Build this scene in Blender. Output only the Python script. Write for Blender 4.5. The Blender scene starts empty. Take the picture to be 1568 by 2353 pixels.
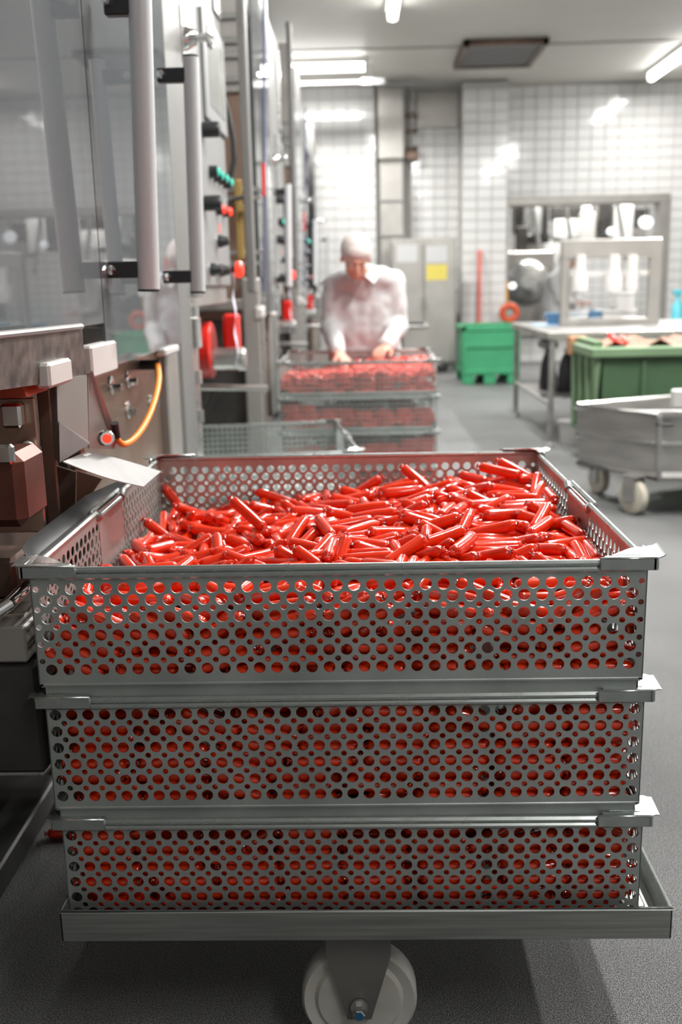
import bpy, math, random
from math import sin, cos, pi, radians
from mathutils import Vector, Matrix, Quaternion
from mathutils.geometry import delaunay_2d_cdt
random.seed(7)
scene = bpy.context.scene
COL = scene.collection

# ------------------------------------------------------------------ camera
RZ = 0.691                                   # height of the top basket's rim
FPX, PITCH, YAW, ROLL = 2286.0, 0.2261, 0.0266, 0.0218
CAM = Vector((0.038, -1.144, RZ + 0.327))
FW = Vector((-sin(YAW) * cos(PITCH), cos(YAW) * cos(PITCH), -sin(PITCH)))
RT = Vector((cos(YAW), sin(YAW), 0.0))
UP = RT.cross(FW)
cam_data = bpy.data.cameras.new('camera')
cam = bpy.data.objects.new('camera', cam_data)
COL.objects.link(cam)
cr, sr = cos(ROLL), sin(ROLL)
XA = RT * cr - UP * sr
YA = UP * cr + RT * sr
M = Matrix((XA, YA, -FW)).transposed().to_4x4()
M.translation = CAM
cam.matrix_world = M
cam_data.sensor_fit = 'HORIZONTAL'
cam_data.sensor_width = 24.0
cam_data.lens = 24.0 * FPX / 1568.0
cam_data.clip_end = 60
cam_data.dof.use_dof = True
cam_data.dof.focus_distance = 1.30
cam_data.dof.aperture_fstop = 4.2
scene.camera = cam

def ray(px, py):
    X, Y = px - 784.0, py - 1176.5
    return FW + RT * ((cr * X - sr * Y) / FPX) - UP * ((sr * X + cr * Y) / FPX)

def at(px, py, ax, v):
    """point of the place that the photograph shows at (px, py), on the plane axis ax = v"""
    d = ray(px, py)
    return CAM + d * ((v - CAM[ax]) / d[ax])

# ------------------------------------------------------------------ world, lights, exposure
world = bpy.data.worlds.new('world'); scene.world = world
world.use_nodes = True
world.node_tree.nodes['Background'].inputs[0].default_value = (0.9, 0.95, 1.0, 1)
world.node_tree.nodes['Background'].inputs[1].default_value = 0.25
scene.view_settings.view_transform = 'Standard'
scene.view_settings.look = 'None'
scene.view_settings.exposure = 1.28
scene.view_settings.gamma = 1
scene.view_settings.use_curve_mapping = False
scene.cycles.use_denoising = True
scene.cycles.max_bounces = 8
scene.cycles.transparent_max_bounces = 24
scene.cycles.sample_clamp_indirect = 6.0
scene.cycles.caustics_reflective = False
scene.cycles.caustics_refractive = False

def area_light(name, loc, sx, sy, power, rz=0.0, col=(1.0, 0.98, 0.95), tilt=(0, 0)):
    l = bpy.data.lights.new(name, 'AREA'); l.shape = 'RECTANGLE'
    l.size, l.size_y, l.energy, l.color = sx, sy, power, col
    o = bpy.data.objects.new(name, l); COL.objects.link(o)
    o.location = loc; o.rotation_euler = (tilt[0], tilt[1], rz)
    return o
CEIL = 3.27
TUBES = [  # x, y, length, rotation: the fluorescent fittings under the ceiling
    (-0.38, 9.89, 1.0, 0.0), (0.32, 7.2, 1.5, pi / 2), (3.3, 10.1, 1.6, pi / 2),
    (1.0, 1.7, 1.5, pi / 2), (1.0, 4.3, 1.5, pi / 2), (2.6, 2.6, 1.5, pi / 2), (2.6, 5.6, 1.5, pi / 2),
    (-1.6, 3.0, 1.5, pi / 2), (1.5, -1.9, 1.5, pi / 2)]  # last fitting is unseen, placed as fill for the basket fronts
PW = [38, 44, 20, 46, 40, 42, 62, 20, 15]
for i, (x, y, ln, rz) in enumerate(TUBES):
    area_light('tube_light', (x, y, CEIL - 0.13), ln, 0.10, PW[i], rz)

# ------------------------------------------------------------------ materials
def mat(name, base, rough=0.5, metal=0.0, spec=None, coat=0.0, noise=0.0, nscale=8.0, bump=0.0, bscale=200.0, stretch=(1, 1, 1),
        rnoise=0.0, emis=None, es=0.0, second=None, coat_rough=0.05):
    m = bpy.data.materials.new(name); m.use_nodes = True
    nt = m.node_tree; b = nt.nodes['Principled BSDF']
    b.inputs['Base Color'].default_value = (*base, 1)
    b.inputs['Roughness'].default_value = rough
    b.inputs['Metallic'].default_value = metal
    if spec is not None: b.inputs['Specular IOR Level'].default_value = spec
    b.inputs['Coat Weight'].default_value = coat
    b.inputs['Coat Roughness'].default_value = coat_rough
    if emis: b.inputs['Emission Color'].default_value = (*emis, 1); b.inputs['Emission Strength'].default_value = es
    if noise or bump or rnoise:
        tc = nt.nodes.new('ShaderNodeTexCoord'); mp = nt.nodes.new('ShaderNodeMapping')
        mp.inputs['Scale'].default_value = stretch
        nt.links.new(tc.outputs['Object'], mp.inputs[0])
    if noise or rnoise:
        n = nt.nodes.new('ShaderNodeTexNoise'); n.inputs['Scale'].default_value = nscale; n.inputs['Detail'].default_value = 6
        nt.links.new(mp.outputs[0], n.inputs[0])
    if noise:
        mx = nt.nodes.new('ShaderNodeMix'); mx.data_type = 'RGBA'
        s = second or tuple(c * (1 - noise) for c in base)
        mx.inputs[6].default_value = (*base, 1); mx.inputs[7].default_value = (*s, 1)
        cr_ = nt.nodes.new('ShaderNodeMapRange'); cr_.inputs[1].default_value = 0.35; cr_.inputs[2].default_value = 0.65
        nt.links.new(n.outputs[0], cr_.inputs[0]); nt.links.new(cr_.outputs[0], mx.inputs[0])
        nt.links.new(mx.outputs[2], b.inputs['Base Color'])
    if rnoise:
        mr = nt.nodes.new('ShaderNodeMapRange'); mr.inputs[1].default_value = 0.3; mr.inputs[2].default_value = 0.7
        mr.inputs[3].default_value = max(0.02, rough - rnoise); mr.inputs[4].default_value = rough + rnoise
        nt.links.new(n.outputs[0], mr.inputs[0]); nt.links.new(mr.outputs[0], b.inputs['Roughness'])
    if bump:
        n2 = nt.nodes.new('ShaderNodeTexNoise'); n2.inputs['Scale'].default_value = bscale; n2.inputs['Detail'].default_value = 3
        nt.links.new(mp.outputs[0], n2.inputs[0])
        bp = nt.nodes.new('ShaderNodeBump'); bp.inputs['Strength'].default_value = bump; bp.inputs['Distance'].default_value = 0.002
        nt.links.new(n2.outputs[0], bp.inputs['Height']); nt.links.new(bp.outputs[0], b.inputs['Normal'])
    return m

def glass_mat(name, tint, refl=0.0, rough=0.0, haze=0.0, hazecol=(0.5, 0.5, 0.5)):
    m = bpy.data.materials.new(name); m.use_nodes = True; nt = m.node_tree
    for n in list(nt.nodes): nt.nodes.remove(n)
    out = nt.nodes.new('ShaderNodeOutputMaterial'); tr = nt.nodes.new('ShaderNodeBsdfTransparent'); gl = nt.nodes.new('ShaderNodeBsdfGlossy')
    tr.inputs[0].default_value = (*tint, 1); gl.inputs['Roughness'].default_value = rough
    fr = nt.nodes.new('ShaderNodeFresnel'); fr.inputs[0].default_value = 1.5
    ad = nt.nodes.new('ShaderNodeMath'); ad.operation = 'ADD'; ad.inputs[1].default_value = refl; ad.use_clamp = True
    mx = nt.nodes.new('ShaderNodeMixShader')
    nt.links.new(fr.outputs[0], ad.inputs[0]); nt.links.new(ad.outputs[0], mx.inputs[0])
    src = tr.outputs[0]
    if haze:
        df = nt.nodes.new('ShaderNodeBsdfDiffuse'); df.inputs[0].default_value = (*hazecol, 1)
        m2 = nt.nodes.new('ShaderNodeMixShader'); m2.inputs[0].default_value = haze
        nt.links.new(tr.outputs[0], m2.inputs[1]); nt.links.new(df.outputs[0], m2.inputs[2]); src = m2.outputs[0]
    nt.links.new(src, mx.inputs[1]); nt.links.new(gl.outputs[0], mx.inputs[2]); nt.links.new(mx.outputs[0], out.inputs[0])
    return m

BS = mat('basket_steel', (0.47, 0.51, 0.49), 0.44, 0.65, noise=0.28, nscale=9, bump=0.12, bscale=900, rnoise=0.1)
BR = mat('rim_steel', (0.50, 0.54, 0.525), 0.30, 0.85, noise=0.2, nscale=30, rnoise=0.08)
TS = mat('tray_steel', (0.36, 0.375, 0.355), 0.42, 0.7, noise=0.3, nscale=6, stretch=(1, 6, 30), bump=0.1, bscale=700)
SS = mat('brushed_steel', (0.62, 0.62, 0.60), 0.30, 0.9, noise=0.15, nscale=5, stretch=(1, 1, 8), rnoise=0.08)
SD = mat('satin_steel', (0.43, 0.415, 0.39), 0.42, 0.6, noise=0.15, nscale=4)
WS = mat('red_reflection_steel', (0.50, 0.375, 0.30), 0.32, 0.85, noise=0.35, nscale=3.5, second=(0.36, 0.22, 0.16), rnoise=0.08)  # brown painted in for the red reflections on the machine steel
WD = mat('dark_brown_steel', (0.22, 0.15, 0.12), 0.4, 0.7, noise=0.4, nscale=6)
DK = mat('dark_steel', (0.09, 0.085, 0.08), 0.5, 0.6, noise=0.4, nscale=8)
DKF = mat('machine_foot_steel', (0.10, 0.10, 0.10), 0.45, 0.5, noise=0.3, nscale=5)
ALU = mat('anodised_aluminium', (0.60, 0.62, 0.63), 0.38, 0.1)
CHR = mat('chrome', (0.8, 0.8, 0.8), 0.12, 1.0)
LG = mat('light_grey_paint', (0.24, 0.24, 0.237), 0.45)
PST = mat('post_steel', (0.20, 0.197, 0.19), 0.5, 0.2, noise=0.12, nscale=4)
GP = mat('grey_paint', (0.30, 0.30, 0.30), 0.45)
SCR = mat('display_glass', (0.36, 0.37, 0.35), 0.25, coat=0.5)
BLK = mat('black_plastic', (0.018, 0.02, 0.022), 0.35)
BRB = mat('black_rubber', (0.03, 0.03, 0.03), 0.6)
WHP = mat('white_plastic', (0.60, 0.58, 0.56), 0.4)
WHT = mat('white_enamel', (0.82, 0.82, 0.80), 0.35)
REDM = mat('red_machine_paint', (0.72, 0.02, 0.012), 0.35, coat=0.3)
REDL = mat('red_lamp', (0.8, 0.04, 0.02), 0.3, emis=(1, 0.05, 0.02), es=0.5)
GRNL = mat('green_lamp', (0.05, 0.55, 0.42), 0.3, emis=(0.05, 0.8, 0.6), es=0.15)
ORG = mat('orange_cable_sheath', (0.95, 0.28, 0.02), 0.4)
YEL = mat('brass_yellow', (0.40, 0.27, 0.09), 0.4, 0.4)
NYL = mat('nylon_wheel', (0.56, 0.56, 0.53), 0.45, noise=0.25, nscale=9, second=(0.40, 0.38, 0.33))
FORK = mat('fork_steel', (0.20, 0.19, 0.18), 0.45, 0.35, noise=0.15, nscale=12, bump=0.08, bscale=900)
BLUE = mat('blue_nylon', (0.02, 0.12, 0.25), 0.4)
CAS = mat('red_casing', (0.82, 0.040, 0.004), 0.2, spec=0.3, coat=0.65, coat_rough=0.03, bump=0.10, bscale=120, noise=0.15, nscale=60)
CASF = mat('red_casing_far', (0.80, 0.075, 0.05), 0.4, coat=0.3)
CLIP = mat('clip_metal', (0.75, 0.78, 0.78), 0.2, 1.0)
HOOD = mat('orange_red_guard', (0.62, 0.08, 0.025), 0.35, noise=0.35, nscale=14)
TILEM = mat('white_glazed_tile', (0.75, 0.75, 0.74), 0.12, coat=0.3, noise=0.04, nscale=0.7)
GROUT = mat('grey_grout', (0.50, 0.49, 0.47), 0.8)
CEILM = mat('cream_ceiling', (0.80, 0.775, 0.72), 0.5, noise=0.05, nscale=1.2)
TUBEM = mat('lit_tube', (1, 1, 1), 0.4, emis=(1, 1, 0.98), es=6.0)
GREEN = mat('green_plastic', (0.045, 0.30, 0.14), 0.45, noise=0.12, nscale=5)
GREEN2 = mat('dull_green_plastic', (0.075, 0.145, 0.075), 0.45, noise=0.15, nscale=5)
GREEN3 = mat('pale_green_plastic', (0.19, 0.30, 0.17), 0.45, noise=0.15, nscale=5)
TRM = mat('trolley_steel', (0.50, 0.49, 0.47), 0.38, 0.75, noise=0.25, nscale=4, stretch=(1, 1, 5))
COAT = mat('white_cotton', (0.51, 0.505, 0.51), 0.85, bump=0.3, bscale=30)
SKIN = mat('skin', (0.60, 0.32, 0.235), 0.5)
NET = mat('hair_net', (0.58, 0.50, 0.47), 0.8, bump=0.4, bscale=300)
PAPER = mat('paper', (0.6, 0.6, 0.61), 0.6)
PAPY = mat('yellow_paper', (0.72, 0.60, 0.12), 0.6)
BLUT = mat('blue_tray', (0.10, 0.22, 0.36), 0.4)
TEAL = mat('turquoise_plastic', (0.10, 0.50, 0.60), 0.4)
SACK = mat('black_sack', (0.05, 0.05, 0.055), 0.35, bump=0.6, bscale=25)
BRN = mat('brown_cardboard', (0.45, 0.24, 0.13), 0.7)
PINK = mat('pink_rework', (0.34, 0.17, 0.11), 0.6, noise=0.5, nscale=30)
ORP = mat('orange_plastic', (0.90, 0.42, 0.02), 0.4)
RHR = mat('red_brown_ring', (0.70, 0.10, 0.03), 0.4)
REDP = mat('red_pole', (0.80, 0.18, 0.14), 0.5)
SMOKE = mat('smoked_guard', (0.20, 0.165, 0.15), 0.32, noise=0.5, nscale=38, second=(0.07, 0.058, 0.055), spec=0.35); SMOKE.node_tree.nodes['Principled BSDF'].inputs['Alpha'].default_value = 0.88
GLS = glass_mat('clear_guard', (0.93, 0.95, 0.96), refl=0.0, haze=0.20, hazecol=(0.66, 0.72, 0.76))
EDGE = mat('pane_edge', (0.10, 0.13, 0.14), 0.3)
LILAC = mat('lilac_strip', (0.72, 0.70, 0.80), 0.6)
SCREENRED = mat('printed_red', (0.75, 0.12, 0.10), 0.6)

def brick_mat(name):
    m = bpy.data.materials.new(name); m.use_nodes = True; nt = m.node_tree; b = nt.nodes['Principled BSDF']
    g = nt.nodes.new('ShaderNodeNewGeometry'); sx = nt.nodes.new('ShaderNodeSeparateXYZ'); cb = nt.nodes.new('ShaderNodeCombineXYZ')
    ad = nt.nodes.new('ShaderNodeMath'); ad.operation = 'ADD'
    nt.links.new(g.outputs['Position'], sx.inputs[0]); nt.links.new(sx.outputs[0], ad.inputs[0]); nt.links.new(sx.outputs[1], ad.inputs[1])
    nt.links.new(ad.outputs[0], cb.inputs[0]); nt.links.new(sx.outputs[2], cb.inputs[1])
    t = nt.nodes.new('ShaderNodeTexBrick'); t.offset = 0; t.inputs['Scale'].default_value = 1
    t.inputs['Brick Width'].default_value = 0.16; t.inputs['Row Height'].default_value = 0.12; t.inputs['Mortar Size'].default_value = 0.005
    t.inputs['Color1'].default_value = (0.78, 0.78, 0.77, 1); t.inputs['Color2'].default_value = (0.74, 0.74, 0.73, 1); t.inputs['Mortar'].default_value = (0.3, 0.3, 0.29, 1)
    nt.links.new(cb.outputs[0], t.inputs[0]); nt.links.new(t.outputs[0], b.inputs['Base Color'])
    b.inputs['Roughness'].default_value = 0.2
    return m
TILEW = brick_mat('tiled_wall')

def floor_mat():
    m = bpy.data.materials.new('quartz_floor'); m.use_nodes = True; nt = m.node_tree; b = nt.nodes['Principled BSDF']
    tc = nt.nodes.new('ShaderNodeTexCoord')
    n = nt.nodes.new('ShaderNodeTexNoise'); n.inputs['Scale'].default_value = 520; n.inputs['Detail'].default_value = 3
    n3 = nt.nodes.new('ShaderNodeTexNoise'); n3.inputs['Scale'].default_value = 2.0; n3.inputs['Detail'].default_value = 5
    v = nt.nodes.new('ShaderNodeTexVoronoi'); v.inputs['Scale'].default_value = 620
    for q in (n, n3, v): nt.links.new(tc.outputs['Object'], q.inputs[0])
    cr_ = nt.nodes.new('ShaderNodeValToRGB')
    e = cr_.color_ramp.elements; e[0].position = 0.40; e[0].color = (0.03, 0.03, 0.032, 1); e[1].position = 0.60; e[1].color = (0.30, 0.305, 0.305, 1)
    nt.links.new(n.outputs[0], cr_.inputs[0])
    mx = nt.nodes.new('ShaderNodeMix'); mx.data_type = 'RGBA'; mx.blend_type = 'MULTIPLY'; mx.inputs[0].default_value = 1
    mr = nt.nodes.new('ShaderNodeMapRange'); mr.inputs[1].default_value = 0.3; mr.inputs[2].default_value = 0.7; mr.inputs[3].default_value = 0.75; mr.inputs[4].default_value = 1.15
    nt.links.new(n3.outputs[0], mr.inputs[0]); nt.links.new(cr_.outputs[0], mx.inputs[6]); nt.links.new(mr.outputs[0], mx.inputs[7])
    nt.links.new(mx.outputs[2], b.inputs['Base Color'])
    b.inputs['Roughness'].default_value = 0.42
    bp = nt.nodes.new('ShaderNodeBump'); bp.inputs['Strength'].default_value = 0.8; bp.inputs['Distance'].default_value = 0.0025
    nt.links.new(v.outputs[0], bp.inputs['Height']); nt.links.new(bp.outputs[0], b.inputs['Normal'])
    return m
FLOORM = floor_mat()

# ------------------------------------------------------------------ mesh building helpers
class MB:
    def __init__(s): s.v = []; s.f = []; s.sm = []
    def add(s, vs, fs, smooth=False, mtx=None):
        k = len(s.v)
        s.v += [tuple(mtx @ Vector(p)) if mtx is not None else tuple(p) for p in vs]
        s.f += [tuple(i + k for i in f) for f in fs]; s.sm += [smooth] * len(fs)
        return s
    def box(s, x0, x1, y0, y1, z0, z1, bev=0.0, mtx=None):
        if bev <= 0:
            vs = [(x, y, z) for x in (x0, x1) for y in (y0, y1) for z in (z0, z1)]
            return s.add(vs, [(0, 1, 3, 2), (4, 6, 7, 5), (0, 4, 5, 1), (2, 3, 7, 6), (0, 2, 6, 4), (1, 5, 7, 3)], False, mtx)
        b = min(bev, (x1 - x0) / 2.1, (y1 - y0) / 2.1, (z1 - z0) / 2.1); vs = []
        idx = {}
        for i, (x, sx_) in enumerate(((x0, 1), (x1, -1))):
            for j, (y, sy_) in enumerate(((y0, 1), (y1, -1))):
                for k, (z, sz_) in enumerate(((z0, 1), (z1, -1))):
                    idx[i, j, k] = len(vs)
                    vs += [(x, y + sy_ * b, z + sz_ * b), (x + sx_ * b, y, z + sz_ * b), (x + sx_ * b, y + sy_ * b, z)]
        I = lambda i, j, k, a: idx[i, j, k] + a
        fs = []
        for i in (0, 1):
            q = [I(i, 0, 0, 0), I(i, 0, 1, 0), I(i, 1, 1, 0), I(i, 1, 0, 0)]; fs.append(q if i == 0 else q[::-1])
            q = [I(0, i, 0, 1), I(1, i, 0, 1), I(1, i, 1, 1), I(0, i, 1, 1)]; fs.append(q if i == 0 else q[::-1])
            q = [I(0, 0, i, 2), I(0, 1, i, 2), I(1, 1, i, 2), I(1, 0, i, 2)]; fs.append(q if i == 0 else q[::-1])
        for i in (0, 1):
            for j in (0, 1):
                q = [I(i, j, 0, 0), I(i, j, 0, 1), I(i, j, 1, 1), I(i, j, 1, 0)]; fs.append(q if i ^ j else q[::-1])
                q = [I(i, 0, j, 0), I(i, 0, j, 2), I(i, 1, j, 2), I(i, 1, j, 0)]; fs.append(q[::-1] if i ^ j else q)
                q = [I(0, i, j, 1), I(0, i, j, 2), I(1, i, j, 2), I(1, i, j, 1)]; fs.append(q if i ^ j else q[::-1])
                for k in (0, 1):
                    q = [I(i, j, k, 0), I(i, j, k, 1), I(i, j, k, 2)]; fs.append(q if (i + j + k) % 2 == 0 else q[::-1])
        return s.add(vs, fs, False, mtx)
    def tube(s, pts, r, seg=12, caps=True, closed=False):
        pts = [Vector(p) for p in pts]; n = len(pts)
        rr = r if isinstance(r, (list, tuple)) else [r] * n
        t0 = (pts[1] - pts[0]).normalized()
        up = Vector((0, 0, 1)) if abs(t0.z) < 0.9 else Vector((1, 0, 0))
        a = t0.cross(up).normalized(); vs = []; fs = []
        for i, p in enumerate(pts):
            if closed: t = (pts[(i + 1) % n] - pts[i - 1])
            else: t = pts[min(i + 1, n - 1)] - pts[max(i - 1, 0)]
            t.normalize(); a = (a - t * a.dot(t)).normalized(); b = t.cross(a)
            for k in range(seg):
                an = 2 * pi * k / seg; vs.append(p + (a * cos(an) + b * sin(an)) * rr[i])
        m = n if closed else n - 1
        for i in range(m):
            for k in range(seg):
                j = (i + 1) % n; fs.append((i * seg + k, i * seg + (k + 1) % seg, j * seg + (k + 1) % seg, j * seg + k))
        s.add(vs, fs, True)
        if caps and not closed:
            s.add(vs[:seg], [tuple(range(seg))[::-1]]); s.add(vs[-seg:], [tuple(range(seg))])
        return s
    def lathe(s, prof, o=(0, 0, 0), ax=(0, 0, 1), seg=24, smooth=True, caps=True):
        """prof: (distance along the axis, radius)"""
        ax = Vector(ax).normalized(); o = Vector(o)
        a = ax.cross(Vector((0, 0, 1)) if abs(ax.z) < 0.9 else Vector((1, 0, 0))).normalized(); b = ax.cross(a); vs = []
        for h, r in prof:
            for k in range(seg):
                an = 2 * pi * k / seg; vs.append(o + ax * h + (a * cos(an) + b * sin(an)) * r)
        fs = [(i * seg + k, i * seg + (k + 1) % seg, (i + 1) * seg + (k + 1) % seg, (i + 1) * seg + k) for i in range(len(prof) - 1) for k in range(seg)]
        s.add(vs, fs, smooth)
        if caps:
            s.add(vs[:seg], [tuple(range(seg))[::-1]]); s.add(vs[-seg:], [tuple(range(seg))])
        return s
    def prism(s, poly, d, mtx=None):
        """poly: list of 3d points (planar), extruded along vector d"""
        d = Vector(d); n = len(poly); P = [Vector(p) for p in poly]
        vs = P + [p + d for p in P]
        fs = [tuple(range(n))[::-1], tuple(range(n, 2 * n))] + [(i, (i + 1) % n, n + (i + 1) % n, n + i) for i in range(n)]
        return s.add(vs, fs, False, mtx)
    def strip(s, rows, th):
        """a bent sheet: rows of two or more points across, given a thickness th along z"""
        n = len(rows[0]); vs = [Vector(p) for r in rows for p in r]; k = len(vs)
        vs += [p - Vector((0, 0, th)) for p in vs]; fs = []
        for i in range(len(rows) - 1):
            for j in range(n - 1):
                a = i * n + j; q = (a, a + 1, a + n + 1, a + n); fs += [q, tuple(x + k for x in q[::-1])]
        m = len(rows)
        for i in range(m - 1):
            for j in (0, n - 1):
                a = i * n + j; fs.append((a, a + n, a + n + k, a + k))
        for j in range(n - 1):
            for i in (0, m - 1):
                a = i * n + j; fs.append((a, a + 1, a + 1 + k, a + k))
        return s.add(vs, fs, True)
    def ell(s, c, r, seg=20, rings=12, mtx=None):
        c = Vector(c); vs = []
        r = r if isinstance(r, (tuple, list)) else (r, r, r)
        for i in range(rings + 1):
            t = pi * i / rings
            for k in range(seg):
                a = 2 * pi * k / seg
                p = Vector((r[0] * sin(t) * cos(a), r[1] * sin(t) * sin(a), r[2] * cos(t)))
                if mtx is not None: p = mtx @ p
                vs.append(c + p)
        fs = [(i * seg + k, i * seg + (k + 1) % seg, (i + 1) * seg + (k + 1) % seg, (i + 1) * seg + k) for i in range(rings) for k in range(seg)]
        return s.add(vs, fs, True)
    def mesh(s, name, m):
        me = bpy.data.meshes.new(name); me.from_pydata([tuple(p) for p in s.v], [], s.f)
        me.polygons.foreach_set('use_smooth', s.sm); me.materials.append(m)
        if any(s.sm): me.set_sharp_from_angle(angle=radians(40))
        me.update()
        return me
    def build(s, name, m, parent=None, label=None):
        o = bpy.data.objects.new(name, s.mesh(name, m)); COL.objects.link(o)
        if parent is not None: o.parent = parent; o.matrix_parent_inverse = pmi(parent)
        if label: o['label'] = label
        return o

def pmi(p):
    # local transform chain without waiting for a depsgraph update
    m = Matrix.Identity(4); q = p
    while q is not None:
        m = Matrix.Translation(q.location) @ q.rotation_euler.to_matrix().to_4x4() @ m if q.parent is None else (q.matrix_parent_inverse @ Matrix.Translation(q.location) @ q.rotation_euler.to_matrix().to_4x4() @ m)
        q = q.parent
    return m.inverted()

def thing(name, loc, label, cat, group=None, rz=0.0):
    o = bpy.data.objects.new(name, None); COL.objects.link(o); o.empty_display_size = 0.05
    o.location = loc; o.rotation_euler = (0, 0, rz); o['label'] = label; o['category'] = cat
    if group: o['group'] = group
    return o
def tag(o, label, cat, group=None):
    o['label'] = label; o['category'] = cat
    if group: o['group'] = group
    return o
def struct(o, label=None):
    o['kind'] = 'structure'
    if label: o['label'] = label
    return o
def copy_tree(o, parent=None, skip=(), cut=None):
    c = o.copy(); COL.objects.link(c); c.parent = parent
    for ch in list(KIDS(o)):
        if ch.name.split('.')[0] in skip or ch.get('near'): continue
        if cut is not None and ch.parent.parent is None and min(v.co.y for v in ch.data.vertices) > cut: continue
        d = copy_tree(ch, c)
        d.matrix_parent_inverse = ch.matrix_parent_inverse.copy()
    return c
def KIDS(o): return [x for x in o.children]
def B(x0, x1, y0, y1, z0, z1, bev=0.003): return MB().box(min(x0, x1), max(x0, x1), min(y0, y1), max(y0, y1), min(z0, z1), max(z0, z1), bev)

# ================================================================== THE SETTING
YW = 11.5                                                     # the tiled end wall
fl = MB().add([(-4, -4, 0), (6, -4, 0), (6, 15.5, 0), (-4, 15.5, 0)], [(0, 1, 2, 3)]).build('floor', FLOORM); struct(fl, 'grey speckled quartz floor')
ce = B(-4, 6, -4, YW + 0.3, CEIL, CEIL + 0.2, 0).build('ceiling', CEILM); struct(ce, 'cream panelled ceiling')
for yy in (9.45, 6.4, 3.4): B(-4, 6, yy, yy + 0.03, CEIL - 0.012, CEIL + 0.01, 0.002).build('panel_seam', SD, ce)
struct(B(-4.2, -4, -4, 15.5, 0, 3.5, 0).build('wall_left', TILEW))
struct(B(6, 6.2, -4, 15.5, 0, 3.5, 0).build('wall_right', TILEW))
struct(B(-4, 6, -4.2, -4, 0, 3.5, 0).build('wall_front', TILEW))
# end wall, pieces around the hatch
HX0, HX1, HZ0, HZ1 = 1.79, 3.66, 0.42, 1.90
w = MB()
for a in ((-4, HX0, 0, 3.4), (HX1, 6, 0, 3.4), (HX0, HX1, HZ1, 3.4), (HX0, HX1, 0, HZ0)): w.box(a[0], a[1], YW, YW + 0.15, a[2], a[3])
wb = w.build('wall_back', GROUT); struct(wb, 'white tiled end wall with a steel-framed hatch')
tile_me = MB().box(-0.076, 0.076, 0, 0.012, -0.056, 0.056, 0.004).mesh('tile', TILEM)
def tiles(parent, x0, x1, y, z0, z1, hole=None, limit=285):
    pts = []
    nx, nz = int((x1 - x0) / 0.16 + 0.3), int((z1 - z0) / 0.12 + 0.3); wx, wz = (x1 - x0) / nx, (z1 - z0) / nz
    for i in range(nx):
        for j in range(nz):
            x, z = x0 + (i + .5) * wx, z1 - (j + .5) * wz
            if hole and hole[0] - .05 < x < hole[1] + .05 and hole[2] - .05 < z < hole[3] + .05: continue
            pts.append((x, z, i, j))
    pts.sort(key=lambda p: (p[3], p[2])); inv = pmi(parent)
    for x, z, _, _ in pts[:limit]:
        o = bpy.data.objects.new('tile', tile_me); COL.objects.link(o); o.parent = parent; o.matrix_parent_inverse = inv
        o.location = (x + random.uniform(-.0005, .0005), y - 0.012, z); o.scale = (wx / 0.16, 1, wz / 0.12)
    if pts[limit:]:
        m = MB()
        for x, z, _, _ in pts[limit:]: m.box(x - wx * .475, x + wx * .475, y - .012, y, z - wz * .467, z + wz * .467)
        o = m.build('tile_field', TILEM, parent); o['kind'] = 'stuff'
tiles(wb, 1.79, 4.27, YW, 0.0, 3.24, (HX0, HX1, HZ0, HZ1))
# left wall section, nearer; the pillar; the pipe chase between them
wl = B(-4, 0.21, 11.3, YW, 0, 3.4, 0).build('trim_1', GROUT); struct(wl, 'white tiled wall section behind the machines')
tiles(wl, -0.95, 0.21, 11.3, 0.9, 3.24)
pl = B(1.22, 1.76, 11.2, YW, 0, 3.25, 0).build('trim_2', GROUT); struct(pl, 'white tiled pillar beside the steel cabinet')
tiles(pl, 1.225, 1.755, 11.2, 0.0, 3.17)
rc = B(0.21, 1.22, 11.42, YW, 0, 3.3, 0).build('trim_3', GROUT); struct(rc, 'white tiled recess between wall and pillar')
tiles(rc, 0.62, 1.215, 11.42, 0.9, 3.2)
B(0.70, 1.2, 11.38, 11.42, 2.78, 3.2, 0.01).build('recess_shadow', SD, rc)  # dark patch standing in for the shadow high in the recess
# hatch frame and the room behind it
fr = MB(); a = 0.09
fr.box(HX0 - a, HX0 + .03, YW - .06, YW + .2, HZ0 - .03, HZ1 + a, .01); fr.box(HX1 - .03, HX1 + a, YW - .06, YW + .2, HZ0 - .03, HZ1 + a, .01)
fr.box(HX0 - a + .003, HX1 + a - .003, YW - .064, YW + .2, HZ1 - .02, HZ1 + a - .003, .01); fr.box(HX0 - a, HX1 + a, YW - .12, YW + .2, HZ0 - .09, HZ0, .01)
wn = fr.build('window_1', SD); struct(wn, 'steel frame of the hatch to the next room')
struct(B(0.5, 6, 15.2, 15.35, 0, 3.4, 0).build('wall_back_far', TILEW))
struct(B(0.5, 6, YW + .2, 15.4, 2.9, 3.0, 0).build('ceiling_far', CEILM))
area_light('room_light', (3.2, 13.0, 2.85), 2.4, 0.15, 55)

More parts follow.
